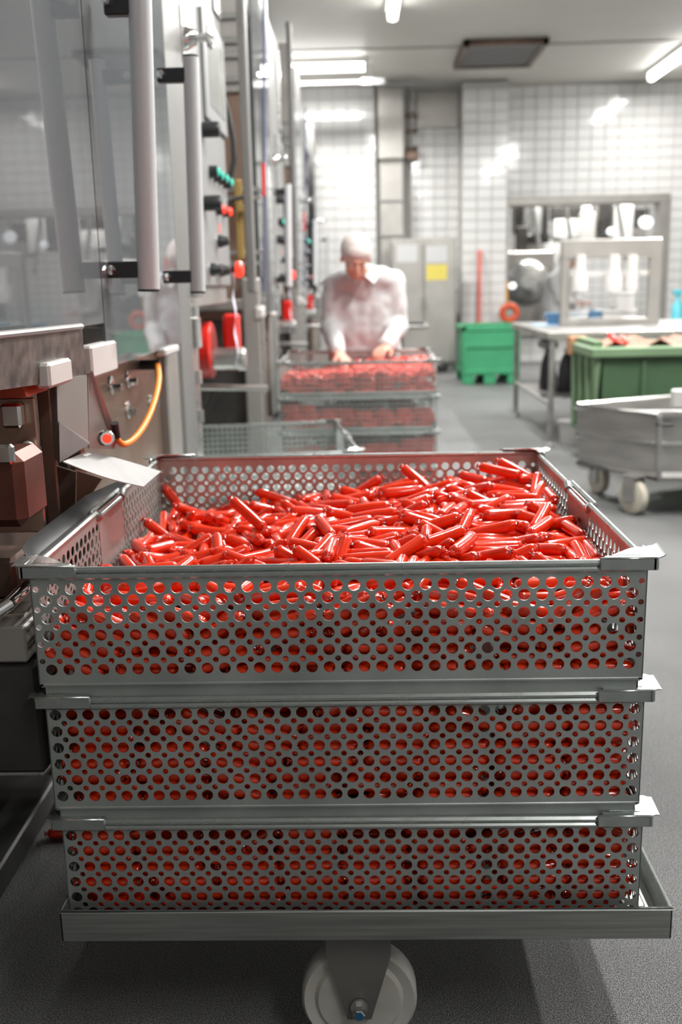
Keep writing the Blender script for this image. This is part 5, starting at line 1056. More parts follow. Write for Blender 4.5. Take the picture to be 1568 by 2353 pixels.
hs = [V(505, 205, 1, 3.4), V(522, 250, 1, 3.4), V(536, 320, 1, 3.4), V(538, 370, 1, 3.4), V(528, 410, 1, 3.4), V(512, 432, 1, 3.4)]
p_('black_hose', MB().tube(hs, .013, 10), BRB); p_('black_hose', MB().tube([V(515, 470, 1, 3.5), V(535, 458, 1, 3.5), V(562, 452, 1, 3.5)], .010), BRB)
p_('brass_bracket', B(V(522, 0, 1, YF - .06).x, V(538, 0, 1, YF - .06).x, YF - .08, YF - .05, V(0, 610, 1, YF).z, V(0, 430, 1, YF).z, .004), YEL)
p_('brass_bracket', B(V(524, 0, 1, YF - .1).x, V(560, 0, 1, YF - .1).x, YF - .12, YF - .08, V(0, 505, 1, YF).z, V(0, 488, 1, YF).z, .004), YEL)
p_('cable_run', MB().tube([V(606, -40, 1, 3.2), V(608, 340, 1, 3.2), V(607, 670, 1, 3.2)], .006), mat('blue_grey_hose', (.12, .13, .22), .4))
p_('red_hose', MB().tube([V(605, 375, 1, 3.19), V(606, 450, 1, 3.19)], .007), REDM)
m3 = copy_tree(m2); m3.location.y += 2.93; m3['label'] = 'third packing machine in the row, behind the worker at the left'
m4 = copy_tree(m2, cut=1.95); m4.location.y += 5.86; m4['label'] = 'last packing machine in the row, against the end wall'
mc = machine

# ================================================================== BEHIND, RIGHT OF THE AISLE
# tall steel cabinet
CY = 10.3
cx0, cx1 = V(900, 700, 1, CY).x, V(1048, 700, 1, CY).x; cz1 = V(970, 548, 1, CY).z
t = thing('steel_cabinet', ((cx0 + cx1) / 2, CY + .3, 0), 'tall two-door stainless cabinet with papers taped on it, by the pillar', 'cabinet')
B(cx0, cx1, CY, CY + .6, .10, cz1, .01).build('cabinet_body', SD, t); cmx = (cx0 + cx1) / 2
for a, b in ((cx0 + .01, cmx - .004), (cmx + .004, cx1 - .01)):
    d = B(a, b, CY - .02, CY, .12, cz1 - .05, .006).build('door', SD, t)
    B(cmx - .03 if a < cmx - .02 else cmx + .02, cmx - .02 if a < cmx - .02 else cmx + .03, CY - .035, CY - .02, .7, .85, .002).build('door_handle', SS, d)
for x in (cx0 + .06, cx1 - .06):
    for y in (CY + .06, CY + .54): MB().tube([(x, y, 0), (x, y, .1)], .02).build('foot', GP, t)
for nm, a, b, c, d, m in (('notice', 912, 563, 960, 602, PAPER), ('notice', 980, 565, 1028, 602, PAPER), ('notice', 980, 608, 1028, 643, PAPY)):
    p, q = V(a, b, 1, CY - .022), V(c, d, 1, CY - .022)
    o = B(p.x, q.x, CY - .0215, CY - .0202, q.z, p.z, 0).build(nm, m)
    tag(o, 'yellow sheet of paper taped low on the right cabinet door' if m is PAPY else ('white sheet of paper taped on the %s cabinet door' % ('left' if a < 950 else 'right') + (', above the yellow one' if a > 950 else '')), 'paper')
# wire crate standing beside the worker, on a steel stand
t = thing('steel_crate', (.62, 6.2, 0), 'grey steel bin standing behind the worker, before the cabinet', 'bin')
p, q = V(925, 748, 1, 6.2), V(983, 850, 1, 6.2)
B(p.x, q.x, 6.2, 6.7, .30, p.z, .01).build('bin_body', SD, t); B(p.x - .01, q.x + .01, 6.19, 6.71, p.z - .02, p.z, .004).build('bin_rim', SS, t)
for x in (p.x + .03, q.x - .03):
    for y in (6.24, 6.66): MB().tube([(x, y, 0), (x, y, .3)], .012).build('leg', SS, t)

# green pallet box
GY = 8.85
g0, g1 = V(1062, 750, 1, GY), V(1197, 888, 1, GY); gx0, gx1 = g0.x, g1.x; gz1 = g0.z
t = thing('pallet_box', ((gx0 + gx1) / 2, GY + .35, 0), 'bright green plastic pallet box on the floor beside the pillar', 'box', rz=0.0)
b = MB(); z0 = .13
b.box(gx0 + .02, gx1 - .02, GY + .012, GY + .03, z0, gz1 - .02); b.box(gx0 + .02, gx1 - .02, GY + .70, GY + .72, z0, gz1 - .02)
b.box(gx0 + .02, gx0 + .04, GY + .01, GY + .72, z0, gz1 - .02); b.box(gx1 - .04, gx1 - .02, GY + .01, GY + .72, z0, gz1 - .02); b.box(gx0 + .02, gx1 - .02, GY + .01, GY + .72, z0, z0 + .03)
b.build('box_walls', GREEN, t)
r = MB()
for q in ((gx0, gx1, GY, GY + .05), (gx0, gx1, GY + .69, GY + .74), (gx0, gx0 + .05, GY, GY + .74), (gx1 - .05, gx1, GY, GY + .74)): r.box(*q, gz1 - .05, gz1, .006)
r.build('box_rim', GREEN, t)
b = MB(); b.box(gx0 + .01, gx1 - .01, GY, GY + .74, .10, .15, .006); b.build('base_ledge', GREEN, t)
for x in (gx0 + .01, (gx0 + gx1) / 2 - .07, gx1 - .13):
    for y in (GY + .01, GY + .61): B(x, x + .12, y, y + .12, 0, .10, .006).build('foot', GREEN, t)
for x in (gx0 + .01, gx1 - .05): B(x, x + .04, GY - .006, GY + .02, .15, gz1 - .05, .006).build('corner_rib', GREEN, t)
for x, z in ((gx0 + .04, .17), ): B(x, gx1 - .05, GY - .004, GY + .012, .36, .42, .006).build('cross_rib', GREEN, t)

# red pole, orange holder and red ring on the hatch edge
t = thing('squeegee_pole', (1.5, 11.0, 0), 'thin red pole leaning upright against the white tiled pillar', 'pole')
a, b = V(1103, 575, 1, 11.15), V(1100, 750, 1, 11.05); a2 = b + (b - a) * .45
MB().tube([a, Vector((a2.x, 11.0, .03))], .022).build('pole_shaft', REDP, t); B(a2.x - .2, a2.x + .2, 10.97, 11.03, 0, .035, .005).build('squeegee_blade', REDP, t)
t = thing('orange_holder', V(1160, 670, 1, 11.35), 'upright orange plastic holder on the left edge of the hatch', 'holder')
a, b = V(1151, 647, 1, 11.35), V(1168, 697, 1, 11.35); B(a.x, b.x, 11.35, 11.44, b.z, a.z, .02).build('holder_body', ORP, t); B(a.x - .01, b.x + .01, 11.42, 11.46, b.z - .02, a.z + .02, .004).build('back_plate', SD, t)
t = thing('hose_ring', V(1171, 720, 1, 10.9), 'red-brown ring-shaped hose reel hanging below the orange holder', 'hose reel')
c = V(1171, 719, 1, 10.9)
MB().tube([(c.x + .085 * cos(a), 10.9, c.z + .085 * sin(a)) for a in [2 * pi * i / 28 for i in range(28)]], .036, 12, closed=True).build('ring', RHR, t)
MB().lathe([(-.03, .04), (.03, .04)], (c.x, 10.9, c.z), (0, 1, 0), 20).tube([(c.x, 10.9, c.z), (c.x, 11.5, c.z)], .015).build('reel_hub', SD, t)

# ---- room behind the hatch
def Q(px, py, y): return V(px, py, 1, y)
t = thing('steel_tank', Q(1215, 640, 12.6), 'rounded steel tank seen through the hatch, left of the person in white', 'tank')
c = Q(1212, 650, 12.8)
MB().lathe([(0, .10), (.06, .24), (.16, .30), (.34, .30), (.44, .26)], (c.x, 12.6, c.z + .02), (0, 1, 0), 28).build('tank_drum', SS, t)
B(c.x - .36, c.x + .38, 12.9, 13.3, .0, c.z + .42, .02).build('tank_housing', SD, t)
for k in range(3): MB().ell((c.x - .2 + .12 * k, 12.7, c.z + .10 - .14 * k), .05, 12, 8).build('dome_nut', WHT, t)
t = thing('overhead_machinery', Q(1260, 540, 13.2), 'tangle of grey pipes and steel housings along the top of the hatch', 'machinery')
rs = random.Random(4)
for px, py, w_, h_, m in ((1190, 500, 10, 34, DK), (1215, 495, 10, 42, SS), (1240, 495, 14, 40, WHT), (1255, 500, 6, 46, DK), (1200, 560, 12, 36, DK), (1232, 548, 30, 10, DK), (1232, 565, 34, 18, SD), (1310, 490, 40, 14, DK),
                          (1305, 525, 30, 20, WHT), (1352, 525, 16, 34, WHP), (1350, 488, 10, 30, WHT), (1395, 500, 14, 30, DK), (1435, 510, 20, 36, WHT), (1478, 500, 14, 20, DK), (1420, 540, 34, 7, DK), (1280, 520, 8, 60, SD),
                          (1270, 580, 22, 26, WHT), (1375, 500, 9, 44, SD), (1465, 540, 20, 20, SD)):
    c = Q(px, py, 13.2 + rs.random() * .5); s = 14.6 / FPX
    B(c.x - w_ * s / 1, c.x + w_ * s, c.y, c.y + .15, c.z - h_ * s, c.z + h_ * s, .01).build('housing', m, t)
for px in (1225, 1300, 1420): MB().tube([Q(px, 470, 13.1), Q(px + 20, 600, 13.1)], .03).build('pipe', SS, t)
for i, (px, py, r) in enumerate(((1485, 511, 17), (1406, 532, 11), (1178, 657, 9), (1355, 465, 0))):
    if not r: continue
    c = Q(px, py, 12.3); t = thing('round_lamp', c, ('large round white lamp glowing in the hatch, upper right', 'small round white lamp glowing in the hatch, above the frame stand', 'small pale blue lamp glowing at the left edge of the hatch')[i], 'lamp')
    MB().ell(c, (r * .0055, .04, r * .0045), 18, 10).build('lamp_bulb', mat('lamp_glow', (1, 1, 1), .4, emis=(.9, .95, 1), es=.7), t); MB().tube([c, Vector((c.x, c.y + .05, 2.9))], .010).build('lamp_arm', SD, t)
t = thing('blue_column', Q(1250, 680, 12.4), 'narrow blue upright panel behind the person in white', 'panel')
a, b = Q(1243, 615, 13.4), Q(1256, 735, 13.4); B(a.x, b.x, 13.4, 13.46, 0.4, a.z, .01).build('blue_strip', BLUT, t); B(a.x - .02, a.x, 13.4, 13.5, .0, a.z, .005).build('edge_post', SD, t)
t = thing('packing_counter', Q(1360, 740, 12.2), 'grey counter inside the hatch under the white boxes', 'counter')
B(1.9, 3.65, 11.72, 11.98, .40, .47, .01).build('counter_top', SD, t)
for x in (2.0, 3.5): B(x, x + .06, 11.8, 11.9, 0, .40, .005).build('leg', SD, t)

# ---- steel table with a frame, near the hatch
TY = 5.0; tz = V(1265, 763, 1, TY).z; tx0 = 1.16
t = thing('steel_table', (1.7, 5.6, 0), 'long stainless work table with thin legs, in front of the hatch', 'table'); wt = t
B(tx0 - .01, 2.7, TY - .03, 6.5, tz - .045, tz, .004).build('table_top', TRM, t)
for x, y in ((tx0 + .02, TY), (tx0 + .02, 6.42), (2.6, TY), (2.6, 6.42)):
    l = MB().tube([(x, y, .02), (x, y, tz - .04)], .019).build('leg', TRM, t); MB().lathe([(0, .032), (.015, .032), (.03, .02)], (x, y, 0), (0, 0, 1), 16).build('foot', GP, l)
MB().tube([(tx0 + .02, TY, .26), (tx0 + .02, 6.42, .26)], .013).build('stretcher', TRM, t); MB().tube([(tx0 + .02, 5.6, .26), (2.6, 5.6, .26)], .013).build('stretcher', TRM, t)
FYY = 5.7
t = thing('frame_stand', (1.7, FYY, tz), 'grey rectangular steel frame standing on the work table, with white sleeves', 'stand')
fx0, fx1 = V(1300, 650, 1, FYY).x, V(1506, 650, 1, FYY).x; fz = V(1400, 550, 1, FYY).z
B(fx0 - .028, fx0 + .028, FYY, FYY + .06, tz, fz, .005).build('upright', SD, t); B(fx1 - .04, fx1 + .04, FYY, FYY + .06, tz, fz, .005).build('upright', SD, t)
B(fx0 - .026, fx1 + .038, FYY - .003, FYY + .063, fz - .12, fz + .002, .005).build('top_beam', SD, t); B(fx0, fx1, FYY + .003, FYY + .057, tz + .001, tz + .05, .005).build('bottom_beam', SD, t)
zz = V(1400, 628, 1, FYY).z; B(fx0, fx1, FYY + .02, FYY + .05, zz - .02, zz + .012, .003).build('middle_bar', WHP, t)
for i, (px, py0, py1, w0, w1) in enumerate(((1335, 585, 668, 11, 18), (1413, 585, 668, 12, 20), (1455, 585, 668, 11, 14))):
    a, b = V(px, py0, 1, FYY - .05), V(px, py1, 1, FYY - .05); s = 6.8 / FPX
    m = MB().lathe([(0, w0 * s * .9), (.02, w0 * s), ((a - b).length * .45, w0 * s), ((a - b).length * .6, w1 * s * .9), ((a - b).length, w1 * s)], a, (0, 0, -1), 16)
    o = m.build('white_sleeve', WHP); tag(o, ('white bottle-shaped sleeve hanging in the frame stand, beside its left upright', 'white bottle-shaped sleeve hanging in the frame stand, middle of three', 'white bottle-shaped sleeve hanging in the frame stand, beside its right upright')[i], 'sleeve', 'white sleeves hanging in the frame')
for i, (x0_, y0_, x1_, y1_, m, dy) in enumerate(((1308, 715, 1352, 742, WHP, .0), (1386, 712, 1462, 742, WHP, .02), (1420, 672, 1458, 712, WHP, .03), (1356, 715, 1382, 742, BLUT, .05))):
    yb = 6.15 + dy; a, b = V(x0_, y0_, 1, yb), V(x1_, y1_, 1, yb); zb_ = tz if i != 2 else b.z
    if i == 2: zb_ = V(x0_, 712, 1, 6.17).z
    h_ = a.z if a.z > zb_ + .03 else zb_ + .08
    t = thing('white_box' if m is WHP else 'blue_box', ((a.x + b.x) / 2, yb + .1, zb_), ('low white box on the work table beside the left upright', 'wide low white box on the work table in the frame stand', 'tall white box stacked on the wide white box', 'dark blue box between the two white boxes on the table')[i], 'box')
    B(a.x, b.x, yb, yb + .22, zb_ + .001, h_, .008).build('box_body', m, t); B(a.x - .004, b.x + .004, yb - .004, yb + .224, h_ - .015, h_, .003).build('lid', m, t)
t = thing('blue_mat', (1.4, 5.4, tz), 'pale blue sheet spread on the left end of the work table', 'sheet')
B(tx0 + .06, 1.75, 5.75, 6.1, tz, tz + .006, .002).build('sheet', mat('blue_sheet', (.30, .42, .55), .5), t)
t = thing('blue_basin', V(1276, 722, 1, 5.9), 'small blue basin on the table in front of the person', 'basin')
c = V(1276, 735, 1, 5.9); MB().lathe([(0, .05), (.07, .075), (.075, .08), (.07, .07), (.01, .045)], (c.x, c.y, tz + .007), (0, 0, 1), 20, caps=False).build('basin_bowl', BLUT, t)
t = thing('turquoise_bottle', V(1555, 710, 1, 8.5), 'turquoise spray bottle on the shelf at the right edge', 'bottle')
c = V(1556, 745, 1, 8.5); MB().lathe([(0, .06), (.17, .055), (.22, .02), (.27, .02)], c, (0, 0, 1), 16).build('bottle_body', TEAL, t); B(c.x - .05, c.x + .03, 8.47, 8.53, c.z + .27, c.z + .32, .008).build('spray_head', TEAL, t)
t = thing('wall_shelf', V(1550, 760, 1, 8.5), 'grey steel counter at the right edge behind the green bin', 'shelf')
B(c.x - .18, c.x + .8, 8.2, 8.9, c.z - .03, c.z, .005).build('shelf_board', SD, t); B(c.x - .14, c.x + .75, 8.25, 8.85, 0, c.z - .03, .005).build('shelf_cabinet', SD, t)

# ---- sacks under the table, bucket
def sack(name, label, px0, py0, px1, py1, y, m, cat='sack'):
    a, b = V(px0, py0, 1, y), V(px1, py1, 1, y); cx, rx = (a.x + b.x) / 2, (b.x - a.x) / 2; h_ = a.z - max(b.z, 0); z0_ = max(b.z, 0.0)
    t = thing(name, (cx, y, z0_), label, cat); g_ = MB(); seg = 22; vs = []
    prof = [(0, .75), (.12, .95), (.35, 1.0), (.6, .86), (.8, .62), (.92, .35), (.97, .42), (1.0, .30)]
    for u, r_ in prof:
        for k in range(seg):
            an = 2 * pi * k / seg; rr = rx * r_ * (1 + .08 * sin(an * 5 + u * 7) + .05 * sin(an * 9 + u * 13)); vs.append((cx + rr * cos(an), y + rr * .8 * sin(an), z0_ + h_ * u))
    fs = [(i * seg + k, i * seg + (k + 1) % seg, (i + 1) * seg + (k + 1) % seg, (i + 1) * seg + k) for i in range(7) for k in range(seg)] + [tuple(range(seg))[::-1], tuple(range(7 * seg, 8 * seg))]
    MB().add(vs, fs, True).build('sack_body', m, t)
    MB().tube([(cx + rx * .36 * cos(a_), y + rx * .29 * sin(a_), z0_ + h_ * .92) for a_ in [2 * pi * i / 14 for i in range(14)]], .006, 6, closed=True).build('tie', m, t)
    return t
cz = V(1300, 925, 1, 5.75).z
t = wt; sz = .275
B(tx0 + .03, 2.4, 5.45, 6.2, sz - .02, sz, .004).build('under_shelf', TRM, t)
sack('black_sack', 'black plastic sack under the work table, left of the thick leg', 1242, 800, 1278, 905, 5.72, SACK)
sack('black_sack', 'black plastic sack under the work table, beside the green bin', 1283, 800, 1332, 912, 5.62, SACK)
t = thing('white_cloth_bundle', V(1250, 785, 1, 5.85), 'crumpled white cloth on top of the left black sack', 'cloth')
c = V(1254, 790, 1, 5.72); MB().ell(c, (.055, .05, .035), 16, 10).ell(c + Vector((.05, .02, -.01)), (.045, .04, .03), 14, 8).build('cloth_folds', COAT, t)
t = thing('cardboard_box', V(1328, 790, 1, 5.3), 'brown cardboard box wedged at the pale end of the green container', 'box')
a, b = V(1312, 776, 1, 4.6), V(1350, 815, 1, 4.6); B(a.x, b.x, 4.6, 4.72, b.z, a.z, .004).build('carton', BRN, t); B(a.x, b.x, 4.61, 4.71, a.z, a.z + .004, 0).build('flap', BRN, t)
t = thing('white_bucket', V(1325, 990, 1, 5.2), 'white plastic bucket on the floor behind the trolley corner', 'bucket')
c = V(1316, 985, 1, 5.1); MB().lathe([(0, .07), (.14, .088), (.145, .094), (.14, .08), (.01, .065)], (c.x, 5.1, 0.0), (0, 0, 1), 20).build('bucket_body', WHT, t)
MB().tube([(c.x + .09 * cos(a_), 5.1, .13 - .05 * sin(a_)) for a_ in [pi * i / 10 for i in range(11)]], .004).build('bail', SS, t)

# ---- green wheeled bin
BY = 4.15
t = thing('green_container', (1.9, BY + .4, 0), 'dull green wheeled waste container filled to the top, behind the steel trolley', 'container')
lx1 = V(1388, 800, 1, BY).x; lx0 = lx1 - .05; bz = V(1450, 792, 1, BY).z; rx = lx0 + 1.15
m = MB(); m.prism([(lx1, BY + .02, .12), (rx - .05, BY + .02, .12), (rx, BY, bz - .06), (lx1, BY, bz - .06)], (0, .02, 0))
m.prism([(lx1, BY + .56, .12), (rx - .05, BY + .56, .12), (rx, BY + .58, bz - .06), (lx1, BY + .58, bz - .06)], (0, .02, 0))
m.box(rx - .05, rx - .02, BY + .02, BY + .58, .12, bz - .05); m.box(lx1, rx - .03, BY + .02, BY + .58, .12, .15); m.build('bin_body', GREEN2, t)
m = MB(); m.prism([(lx0 - .0, BY + .0, bz + .02), (lx1 - .01, BY - .02, bz + .02), (lx1 - .03, BY + .02, .16), (lx0 + .02, BY + .02, .16)], (0, .60, 0)); m.build('end_wall', GREEN3, t, 'paler green ribbed end')
for k in range(3): B(lx0 - .012, lx0 + .02, BY + .10 + .17 * k, BY + .13 + .17 * k, .2, bz - .04, .004).build('end_rib', GREEN3, t)
r = MB()
for q in ((lx0 - .02, rx + .03, BY - .04, BY + .02), (lx0 - .02, rx + .03, BY + .58, BY + .62), (lx0 - .02, lx0 + .04, BY, BY + .60), (rx - .03, rx + .03, BY, BY + .60)): r.box(*q, bz - .065, bz - .01, .008)
r.build('bin_rim', GREEN3, t)
for k in range(3): B(lx1 + .2 + .3 * k, lx1 + .23 + .3 * k, BY - .012, BY + .02, bz - .28, bz - .07, .005).build('front_rib', GREEN2, t)
for x in (lx1 + .08, rx - .15):
    for y in (BY + .1, BY + .48): MB().lathe([(-.02, .05), (-.018, .062), (.018, .062), (.02, .05)], (x, y, .062), (1, 0, 0), 20).build('wheel', BRB, t)
m = MB(); N = 14; vs = []
for i in range(N + 1):
    for j in range(N + 1):
        vs.append((lx0 + .04 + (rx - lx0 - .07) * i / N, BY + .02 + .54 * j / N, bz - .03 + .028 * sin(i * 1.9) * cos(j * 1.3) + rs.uniform(-.012, .012) + .02))
m.add(vs, [(i * (N + 1) + j, (i + 1) * (N + 1) + j, (i + 1) * (N + 1) + j + 1, i * (N + 1) + j + 1) for i in range(N) for j in range(N)], True)
o = m.build('rework_heap', PINK); o['kind'] = 'stuff'; tag(o, 'pinkish brown meat scraps filling the green container', 'scraps')
for i, (a, b, m, r_) in enumerate((((1398, 765), (1425, 792), REDM, .012), ((1430, 772), (1442, 790), CASF, .011))):
    p, q = V(*a, 1, BY + .12), V(*b, 1, BY + .04)
    t = thing('loose_sausage', q, ('thick bright red sausage lying askew on the green container rim', 'short pale red sausage beside the bright red one on the green container')[i], 'sausage')
    d = (q - p).normalized(); L = (q - p).length
    MB().lathe([(0, .003), (.004, r_ * .8), (.012, r_ * 1.3), (L - .012, r_ * 1.3), (L - .004, r_ * .8), (L, .003)], p, d, 14).build('casing', m, t); MB().ell(p, .006, 8, 6).build('clip', CLIP, t)

# ---- steel tub trolley, right foreground
t = thing('steel_tub_trolley', (1.6, 3.3, 0), 'large stainless tub trolley on castors at the right edge', 'trolley')
LY, RY = 3.48, 3.1; A = V(1326, 905, 1, LY); Bc = V(1515, 925, 1, RY)
pts = [(A.x, LY), (Bc.x, RY), (2.2, 2.98), (2.1, 3.95)]            # footprint
zr2, zm2, zl2 = .448, .318, .175
def loopz(zs, sc_): return [Vector((1.7 + (x - 1.7) * sc_, 3.4 + (y - 3.4) * sc_, z)) for (x, y), z in zip(pts, zs)]
zR = [zr2 - .01, zr2, zr2, zr2]; zMd = [zm2 - .015, zm2, zm2, zm2]; zB = [zl2 - .01, zl2, zl2, zl2]
R0, R1, R2 = loopz(zR, 1.0), loopz(zMd, .985), loopz(zB, .965)
vs = R0 + R1 + R2 + loopz(zR, .96) + loopz(zB, .93); fs = []
for i in range(4):
    j = (i + 1) % 4; fs += [(i, j, 4 + j, 4 + i), (4 + i, 4 + j, 8 + j, 8 + i), (12 + i, 16 + i, 16 + j, 12 + j), (i, 12 + i, 12 + j, j)]
fs += [(8, 9, 10, 11), (16, 17, 18, 19)]
MB().add(vs, fs).build('tub', TRM, t)
MB().tube(R0, .017, 8, closed=True).build('tub_rim', SS, t); MB().tube(R1, .012, 8, closed=True).build('side_bead', SS, t)
MB().tube(R2, .024, 6, closed=True).build('bottom_rail', TRM, t)
MB().tube([R0[1] + Vector((.0, -.02, -.01)), R2[1] + Vector((0, -.02, 0))], .012, 8).build('corner_seam', TRM, t)
B(Bc.x - .01, Bc.x + .06, RY - .03, RY + .01, zr2 - .05, zr2 - .038, .004).build('grip_slot', BLK, t)
q = V(1553, 912, 1, 2.97); B(q.x - .01, q.x + .06, 2.97, 3.01, q.z - .05, q.z + .03, .008).build('corner_buffer', WHP, t)
def castor(cx, cy, r_, top_, ang=0.0):
    mtx = Matrix.Translation((cx, cy, 0)) @ Matrix.Rotation(ang, 4, 'Z')
    f_ = MB()
    for s in (-1, 1): f_.box(s * .03 - .003, s * .03 + .003, -.035, .035, r_ - .02, top_ - .01, .001, mtx)
    f_.box(-.035, .035, -.04, .04, top_ - .012, top_, .001, mtx); fo = f_.build('castor_fork', TRM, t)
    MB().lathe([(-.022, r_ * .25), (-.022, r_ * .8), (-.016, r_ * .98), (0, r_), (.016, r_ * .98), (.022, r_ * .8), (.022, r_ * .25)], mtx @ Vector((0, 0, r_)), mtx.to_3x3() @ Vector((1, 0, 0)), 28).build('castor_wheel', mat('cream_wheel', (.62, .58, .48), .5), fo)
castor(1.21, 3.16, .078, zl2, .5); castor(2.05, 3.1, .078, zl2, .3); castor(1.95, 3.75, .078, zl2, .3); castor(1.16, 3.6, .078, zl2, .3)

# ================================================================== PEOPLE
def limb(m, a, b, ra, rb, n=6):
    a, b = Vector(a), Vector(b)
    m.tube([a + (b - a) * i / n for i in range(n + 1)], [ra + (rb - ra) * i / n for i in range(n + 1)], 16); m.ell(a, ra, 16, 10); m.ell(b, rb, 16, 10)
def remesh(o, vox, smooth=4):
    r_ = o.modifiers.new('remesh', 'REMESH'); r_.mode = 'VOXEL'; r_.voxel_size = vox; r_.use_smooth_shade = True
    s_ = o.modifiers.new('smooth', 'SMOOTH'); s_.iterations = smooth; s_.factor = .5
def look(yaw, pitch, roll): return Matrix.Rotation(yaw, 3, 'Z') @ Matrix.Rotation(pitch, 3, 'X') @ Matrix.Rotation(roll, 3, 'Y')
def person(label, J, hd, R, scale=1.0, fine=True):
    """J: joints; hd: head centre; R: head rotation, face along local -y"""
    t = thing('person', (J['hip'].x, J['hip'].y, 0), label, 'person')
    s = scale; b = MB()
    # trunk, arms and legs in one mesh, with head and hands
    limb(b, J['hip'] + Vector((-.07, 0, 0)) * s, J['hip'] + Vector((.07, 0, 0)) * s, .12 * s, .12 * s); limb(b, J['hip'], J['chest'], .11 * s, .095 * s); limb(b, J['chest'], J['neck'], .09 * s, .055 * s); limb(b, J['neck'], hd + R @ Vector((0, .02, -.06)) * s, .055 * s, .052 * s)
    for q in 'lr':
        limb(b, J['sh' + q], J['el' + q], .05 * s, .038 * s); limb(b, J['el' + q], J['wr' + q], .037 * s, .026 * s)
        limb(b, J['hp' + q], J['kn' + q], .085 * s, .055 * s); limb(b, J['kn' + q], J['an' + q], .052 * s, .036 * s); limb(b, J['an' + q] + Vector((0, .03, -.03)) * s, J['an' + q] + Vector((0, -.14, -.045)) * s, .038 * s, .028 * s)
        # hand: palm, four fingers bent, thumb from the side of the palm
        w_, hdir = J['wr' + q], (J['hd' + q] - J['wr' + q]).normalized(); side = hdir.cross(Vector((0, 0, 1))).normalized(); dn = side.cross(hdir).normalized()
        if dn.z > 0: dn = -dn
        pm = w_ + hdir * .055 * s
        for e_ in (-.026, -.009, .009, .026): limb(b, w_ + side * e_ * .6 * s, pm + side * e_ * s + hdir * .025 * s, .017 * s, .012 * s, 3)
        for e_, ln in ((-.030, .058), (-.010, .070), (.010, .066), (.030, .052)):
            k0 = pm + side * e_ * s + hdir * .03 * s; k1 = k0 + (hdir * .8 + dn * .5).normalized() * ln * .55 * s; k2 = k1 + (hdir * .35 + dn * .9).normalized() * ln * .55 * s
            limb(b, k0, k1, .0095 * s, .0085 * s, 2); limb(b, k1, k2, .0085 * s, .007 * s, 2)
        ts = 1 if q == 'l' else -1
        k0 = w_ + hdir * .03 * s + side * .028 * ts * s; k1 = k0 + (hdir * .6 + side * .7 * ts + dn * .3).normalized() * .04 * s; limb(b, k0, k1, .013 * s, .011 * s, 2); limb(b, k1, k1 + (hdir * .9 + dn * .5).normalized() * .03 * s, .0105 * s, .009 * s, 2)
    E = lambda c, r_, m=b: m.ell(hd + R @ (Vector(c) * s), tuple(v * s for v in r_), 22, 14, R)
    E((0, .012, .025), (.076, .096, .088)); E((0, -.022, -.03), (.060, .066, .078)); E((0, -.048, -.085), (.030, .028, .022)); E((0, -.03, -.068), (.046, .045, .036))
    E((0, -.094, -.020), (.0125, .018, .024)); E((0, -.105, -.032), (.014, .013, .010)); E((0, -.078, .018), (.050, .018, .012)); E((.032, -.070, -.025), (.022, .018, .018)); E((-.032, -.070, -.025), (.022, .018, .018))
    E((0, -.088, -.058), (.022, .012, .005)); E((0, -.086, -.067), (.019, .012, .006))
    for sx in (-1, 1): E((sx * .076, .010, -.012), (.010, .018, .030))
    body = b.build('body', SKIN, t); remesh(body, .0055 if fine else .012, 3)
    m = MB()
    for sx in (-1, 1): m.ell(hd + R @ (Vector((sx * .030, -.079, .002)) * s), .0115 * s, 12, 8)
    m.build('eyes', WHT, t); m = MB()
    for sx in (-1, 1): m.ell(hd + R @ (Vector((sx * .030, -.089, .000)) * s), .0048 * s, 10, 6)
    m.build('pupils', BLK, t); m = MB()
    for sx in (-1, 1): m.ell(hd + R @ (Vector((sx * .031, -.090, .022)) * s), tuple(v * s for v in (.017, .006, .004)), 10, 6, R)
    m.build('eyebrows', mat('brow_hair', (.20, .10, .05), .8), t)
    # hair net
    m = MB(); E((0, .020, .040), (.088, .108, .088), m); E((0, .055, .01), (.080, .078, .075), m); E((0, -.03, .052), (.072, .066, .052), m); 
    n_ = m.build('hair_net', NET, t, 'pale elastic hair net'); remesh(n_, .010, 2)
    m = MB(); m.tube([hd + R @ (Vector((.082 * sin(a), -.082 * cos(a) * .98 + .012, .038 - .035 * (1 - cos(a)) * .5)) * s) for a in [2 * pi * i / 30 for i in range(30)]], .0065 * s, 8, closed=True); m.build('net_band', NET, t)
    # coat
    c = MB(); H = J['hip']
    limb(c, H + Vector((-.07, 0, -.25)) * s, H + Vector((-.07, 0, 0)) * s, .155 * s, .15 * s); limb(c, H + Vector((.07, 0, -.25)) * s, H + Vector((.07, 0, 0)) * s, .155 * s, .15 * s)
    mid_ = (H + J['chest']) / 2
    for e_ in (-.075, 0, .075):
        off = Vector((e_, 0, 0)) * s; limb(c, H + off, mid_ + off, .15 * s, .14 * s); limb(c, mid_ + off, J['chest'] + off * 1.1, .14 * s, .145 * s)
    for e_ in (-.07, 0, .07): limb(c, J['chest'] + Vector((e_, -.04, -.04)) * s, H + Vector((e_, -.13, -.16)) * s, .115 * s, .13 * s)
    for q in 'lr':
        limb(c, J['chest'], J['sh' + q], .12 * s, .078 * s); limb(c, J['neck'] + (J['sh' + q] - J['neck']) * .2, J['sh' + q], .072 * s, .075 * s)
        limb(c, J['sh' + q], J['el' + q], .078 * s, .062 * s); cf = J['wr' + q] + (J['el' + q] - J['wr' + q]) * .08; limb(c, J['el' + q], cf, .062 * s, .048 * s)
        d_ = (J['el' + q] - J['sh' + q]).normalized()
        for k in range(3):   # gathered folds near the elbow
            f_ = J['el' + q] + (cf - J['el' + q]) * (.12 + .22 * k); c.ell(f_, .063 * s - .004 * k, 14, 8)
